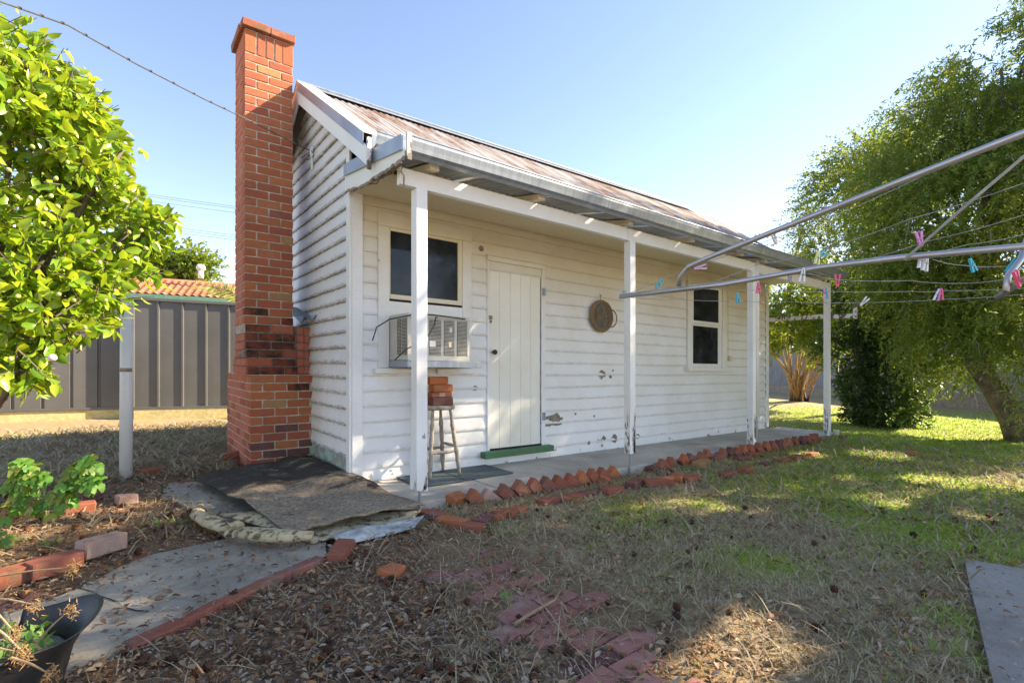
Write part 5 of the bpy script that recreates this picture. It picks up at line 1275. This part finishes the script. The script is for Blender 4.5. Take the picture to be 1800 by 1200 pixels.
# palm frond over the fence
pf = empty('palm', W(420, 545, 13.5), label='pale arching palm fronds behind the steel fence beside the chimney', cat='palm'); LP = []; LD = []
b = MB()
for (u1, v1) in ((345, 500), (368, 503), (395, 510), (375, 512)):
    p0 = W(430, 535, 13.5); p1 = W(u1, v1, 13.5); md = p0.lerp(p1, .55)+Vector((0, 0, .22)); pts = [p0*(1-t)**2+md*2*t*(1-t)+p1*t*t for t in [i/20 for i in range(21)]]
    b.tube([p-pf.location for p in pts], .012, 5)
    for i, p in enumerate(pts[3:]):
        for sgn in (-1, 1): LP.append(p-pf.location); LD.append(((pts[-1]-pts[0]).normalized()*.5+Vector((sgn*FW[0]*.5, sgn*FW[1]*.5, sgn*.5-.1)))[:])
b.build('frond_rib', M['stem'], pf); foliage('frond_leaflets', np.array(LP), np.array(LD), np.full(len(LP), .3), np.full(len(LP), .03), M['palm'], pf)['kind'] = 'stuff'
b = MB(); nth = iter(('topmost', 'second', 'third', 'fourth', 'fifth', 'lowest'))
for (a, c) in (((240, 336), (430, 364)), ((240, 341), (430, 367)), ((240, 350), (430, 374)), ((290, 399), (430, 413)), ((290, 403), (430, 417)), ((290, 409), (430, 421))):
    p0, p1 = W(a[0]-400, a[1]-62, 60), W(c[0]+100, c[1]+15, 60); q = [p0.lerp(p1, t/10)-Vector((0, 0, .25*math.sin(math.pi*t/10))) for t in range(11)]; b = MB().tube(q, .018, 4); tag(b.build('power_line', M['cableg']), next(nth)+' of the thin power lines crossing the pale sky left of the chimney', 'power line', 'far power lines left of the chimney')
# right boundary fence: corrugated iron on rails
rf0, rf1 = Vector((25.5, 9.7)), Vector((15.2, -7.2)); d = rf1-rf0; Ln = d.length; an = math.atan2(d.y, d.x)
gf = empty('corrugated_fence', (rf0.x, rf0.y, -.12), an, label='old grey corrugated iron fence behind the trees on the right', cat='fence')
V = []; F = []; pw = .76; n = 60
for i in range(n+1): x = pw*i/n; V += [(x, .018*math.cos(2*math.pi*i/6), .0), (x, .018*math.cos(2*math.pi*i/6), 1.75)]
for i in range(n): F.append((2*i, 2*i+2, 2*i+3, 2*i+1))
me = bpy.data.meshes.new('iron_sheet'); me.from_pydata(V, [], F); me.materials.append(M['greyfence'])
for i in range(int(Ln/pw)): link('iron_sheet', me, gf, (i*pw, rnd.uniform(-.01, .01), .45+rnd.uniform(-.02, .02)))
for z in (.42, 1.62): MB().box((0, .03, z), (Ln, .08, z+.08)).build('rail', M['oldwood'], gf)
MB().box((0, -.02, -.05), (Ln, .02, .43)).build('plinth', M['oldwood'], gf)
x = 0
while x < Ln: MB().box((x-.05, .085, -.1), (x+.05, .19, 2.2)).build('post', M['oldwood'], gf); x += 2.4

# ================================================================== GROUND COVER
def scatter(n, rmin, rmax, spread=56, power=1.6):
    a = R_(52.5)+np.radians(rng.uniform(-spread, spread, n)); r = rmin+(rmax-rmin)*rng.random(n)**power
    return CX+np.cos(a)*r, CY+np.sin(a)*r
def blades(name, n, rmin, rmax, dens, L, Wd, mat, flat=.3, lift=0., tintf=None, power=1.6):
    x, y = scatter(n, rmin, rmax, power=power); k = (rng.random(n) < dens(x, y)*np.clip(.45+1.6*(fbm(x, y, 7, 41)-.25), .1, 1)) & ~solid_at(x, y); x, y = x[k], y[k]; m = len(x)
    hs = .55+.9*fbm(x, y, 5, 55)
    z = gz(x, y)+lift; P = np.stack([x, y, z], 1); a = rng.uniform(0, 2*np.pi, m); Ls = rng.uniform(L[0], L[1], m)*hs
    dist = np.hypot(x-CX, y-CY); Ws = rng.uniform(Wd[0], Wd[1], m)*np.clip(dist/2.6, 1, 3.2)
    dx, dy = np.cos(a), np.sin(a); upz = rng.uniform(flat*.3, flat*1.7, m)
    D = np.stack([dx, dy, upz], 1); D /= np.linalg.norm(D, axis=1, keepdims=True); S = np.stack([-dy, dx, np.zeros(m)], 1)
    Lc = Ls[:, None]; Wc = Ws[:, None]/2
    mid = P+D*Lc*.55; tip = mid+(D+np.stack([dx*.5, dy*.5, -rng.uniform(0, .5, m)], 1))*Lc*.45
    V = np.stack([P-S*Wc, P+S*Wc, mid-S*Wc*.8, mid+S*Wc*.8, tip], 1).reshape(-1, 3); kk = np.arange(m)[:, None]*5
    t = tintf(x, y) if tintf is not None else rng.random(m); t = np.clip(t+rng.normal(0, .28, m), 0, 1)
    me = np_mesh(name, V, [kk+np.array([[0, 1, 3, 2]]), kk+np.array([[2, 3, 4]])], mat, False, {'tint': np.repeat(t, 5)})
    return link(name, me)
lit = lambda x, y: litter_at(x, y)
leftyard = lambda x, y: ((y > 1.2) & (x < 0))
def d_dry(x, y): return np.clip(1.0-lit(x, y)*.96, 0, 1)*np.clip(1.15-green_at(x, y)*.9, .1, 1)*(~leftyard(x, y))*np.where((np.abs(x) < .38) & (y < -1.7), .2, 1.)
def d_grn(x, y): return np.clip(green_at(x, y)*1.1-lit(x, y), 0, 1)*(~leftyard(x, y))*np.where((np.abs(x) < .38) & (y < -1.7), .1, 1.)
tag(blades('dry_grass', 210000, 1.3, 15, d_dry, (.025, .055), (.0034, .0065), M['dry'], 1.1, tintf=lambda x, y: fbm(x, y, 3, 8), power=1.5), 'short dry tan grass covering the lawn', 'grass', kind='stuff')
tag(blades('green_grass', 170000, 1.4, 20, d_grn, (.03, .07), (.0034, .0065), M['grass'], 1.5, tintf=lambda x, y: fbm(x, y, 1.3, 12)*.8, power=1.2), 'green grass patches across the lawn', 'grass', kind='stuff')
tag(blades('straw', 120000, 1.5, 10.5, lambda x, y: np.where(leftyard(x, y), 1., .13)*np.where((x < -2.4), .35, 1.), (.06, .18), (.0035, .007), M['straw'], .5, .015, power=.8), 'straw and dry stalks lying before the chimney and fence', 'dry grass', kind='stuff')
tag(blades('weeds', 9000, 4.5, 10, lambda x, y: np.clip((fbm(x, y, 2.2, 30)-.5)*5, 0, 1)*leftyard(x, y), (.05, .14), (.003, .006), M['grass'], 1.2, power=1.), 'green grass tufts growing beside the chimney foot', 'grass', kind='stuff')
# fallen leaves
def leaves(n, rmin, rmax, dens, L, name, mat, label, cat, power=1.3, lift=.006, wf=(.35, .55)):
    x, y = scatter(n, rmin, rmax, power=power); k = (rng.random(n) < dens(x, y)) & ~((x > -.1) & (y > -1.03)) & (y < 8); x, y = x[k], y[k]; m = len(x)
    z = np.where(solid_at(x, y), -.045, gz(x, y))+lift+rng.random(m)*.016*lit(x, y)
    a = rng.uniform(0, 2*np.pi, m); D = np.stack([np.cos(a), np.sin(a), rng.normal(.05, .3, m)], 1); D /= np.linalg.norm(D, axis=1, keepdims=True)
    N = np.stack([rng.normal(0, .4, m), rng.normal(0, .4, m), np.ones(m)], 1); S = np.cross(N, D); S /= np.linalg.norm(S, axis=1, keepdims=True); N = np.cross(D, S)
    Ls = rng.uniform(L[0], L[1], m); Ws = Ls*rng.uniform(wf[0], wf[1], m)
    v, f, c = leaf_arrays(np.stack([x, y, z], 1), D, Ls, Ws, droop=.25, fold=.28, cam=True, S=S, N=N)
    return tag(link(name, np_mesh(name, v, f, mat, False, {'tint': np.repeat(rng.random(m), c)})), label, cat, kind='stuff')
leaves(34000, 1.35, 6.5, lambda x, y: np.clip(lit(x, y)*1.0+.03, 0, 1)*np.where(inpoly(x, y, PATH), .2, 1)*np.where((np.abs(x) < .36) & (y < -1.7), .25, 1), (.020, .050), 'leaf_litter', M['litter'], 'brown curled dead leaves strewn over the near ground', 'dead leaves')
leaves(17000, 1.4, 9, lambda x, y: np.clip(1-lit(x, y), 0, 1)*np.clip((fbm(x, y, 2.6, 91)-.35)*5, .08, 1)*np.where(solid_at(x, y), .15, 1), (.022, .05), 'fallen_leaves', M['litter'], 'scattered brown leaves fallen on the dry lawn', 'dead leaves', power=1.1, lift=.02)
leaves(36000, 1.3, 6.5, lambda x, y: lit(x, y)*np.where(inpoly(x, y, PATH), .12, 1)+.22, (.006, .017), 'leaf_crumbs', M['chips'], 'bark chips and small pebbles among the dead leaves', 'debris', power=1.2, wf=(.5, .9))
tag(blades('twig_litter', 9000, 1.3, 6.5, lambda x, y: np.clip(lit(x, y)+.05, 0, 1)*np.where((np.abs(x) < .36) & (y < -1.7), .3, 1), (.03, .1), (.0014, .0028), M['straw'], .12, .02, power=1.3), 'pale dry stalks lying across the leaf litter', 'debris', kind='stuff')
# spiky seed balls
def seedballs(n):
    x, y = scatter(n, 1.5, 8, 50, 1.2); k = ~solid_at(x, y) & ~leftyard(x, y) & (rng.random(n) < (.25+.75*lit(x, y))*np.clip((fbm(x, y, 2.2, 77)-.38)*6, .05, 1)*1.3); x, y = x[k], y[k]
    ic = []; gold = math.pi*(3-5**.5); NS = 46
    for i in range(NS): z = 1-2*(i+.5)/NS; r = math.sqrt(1-z*z); ic.append((r*math.cos(gold*i), r*math.sin(gold*i), z))
    ic = np.array(ic); V = []; T = []; Fc = []; c = 0
    for px, py in zip(x, y):
        R0 = rng.uniform(.011, .028); ctr = np.array([px, py, float(gz(px, py))+R0*.75]); rr = R0*rng.uniform(.75, 1.15, (NS, 1)); tip = ctr+ic*rr; a = np.cross(ic, [.3, .5, .8]); a /= np.linalg.norm(a, axis=1, keepdims=True); b2 = np.cross(ic, a)
        for s0, s1 in ((a, b2),):
            w = R0*.33; base = ctr+ic*R0*.35; v = np.stack([base+s0*w, base+s1*w, base-s0*w*.9-s1*w*.5, tip], 1).reshape(-1, 3)
            kk = np.arange(NS)[:, None]*4+c; Fc.append(kk+np.array([[0, 1, 3]])); Fc.append(kk+np.array([[1, 2, 3]])); Fc.append(kk+np.array([[2, 0, 3]])); V.append(v); T.append(np.full(NS*4, rng.random())); c += NS*4
    return tag(link('seed_balls', np_mesh('seed_balls', np.concatenate(V), [np.concatenate(Fc)], M['cone'], False, {'tint': np.concatenate(T)})), 'spiky rust-brown seed balls dotted over lawn and leaves', 'seed balls', kind='stuff')
seedballs(1300)
# sticks
def stick(pts, r, lab, mat='stem'):
    P_ = [G(u, v, -.05)+Vector((0, 0, h)) for u, v, h in pts]; b = MB().tube(P_, [r*(1-.5*i/len(P_)) for i in range(len(P_))], 6); tag(b.build('stick', M[mat], smooth=True), lab, 'stick')
stick([(905, 1100, .01), (945, 1078, .02), (975, 1065, .03), (985, 1048, .03)], .008, 'pale bent stick lying across the brick path')
stick([(930, 900, .0), (860, 905, .04), (830, 900, .06), (845, 918, .03), (875, 933, .0)], .004, 'thin forked dry stalk on the lawn edge beside the corner bricks')
stick([(85, 968, .03), (125, 948, .04), (150, 938, .03)], .006, 'tan twig lying across the left bed bricks')
# small weeds
def rosette(u, v, r, n, lab, z=-.05):
    p = G(u, v, z); P_ = np.stack([rng.normal(0, r, n), rng.normal(0, r, n), rng.uniform(.01, .04, n)], 1)
    o = empty('weed', p); foliage('leaves', P_, np.stack([rng.normal(size=n), rng.normal(size=n), rng.uniform(0, .5, n)], 1), rng.uniform(.02, .04, n), rng.uniform(.02, .032, n), M['weed'], o)['kind'] = 'stuff'; tag(o, lab, 'weed')
rosette(285, 925, .06, 34, 'pale green seedling cluster on soil left of the rolled underlay', -.04); rosette(90, 958, .03, 12, 'grey-green weed behind the bed bricks', -.02); rosette(885, 1055, .012, 6, 'single upright light green seedling on the brick path', -.05)
rosette(10, 960, .05, 30, 'low weeds at the far left bed corner', -.03)

# ------------------------------------------------------------------ the half degree fall, applied to everything that stands on the block
done = set()
for o in list(SC.objects):
    if o.type in ('CAMERA', 'LIGHT'): continue
    if o.parent is None:
        x, y, _ = o.location; o.location.z += SX*x+SY*y
def lean(me, c, s):
    n = len(me.vertices); a = np.empty(n*3, dtype=np.float32); me.vertices.foreach_get('co', a); a = a.reshape(-1, 3)
    wx = a[:, 0]*c-a[:, 1]*s; wy = a[:, 0]*s+a[:, 1]*c; a[:, 2] += SX*wx+SY*wy; me.vertices.foreach_set('co', a.reshape(-1)); me.update()
def walk(o, ang):
    c, s = math.cos(ang), math.sin(ang)
    for ch2 in o.children:
        if ch2.type == 'MESH' and ch2.data.users == 1 and tuple(ch2.rotation_euler) == (0, 0, 0) and ch2.location.length < 1e-6 and ch2.data.name not in done:
            done.add(ch2.data.name); lean(ch2.data, c, s)
        else:
            x, y, _ = ch2.location; ch2.location.z += SX*(x*c-y*s)+SY*(x*s+y*c)
        walk(ch2, ang)
for o in list(SC.objects):
    if o.parent is None and o.type in ('EMPTY', 'MESH'):
        if o.type == 'MESH' and o.data.users == 1 and abs(o.rotation_euler.z) < 1e-9 and o.location.length < .2:
            x, y, _ = o.location; lean(o.data, 1, 0)
        walk(o, o.rotation_euler.z)
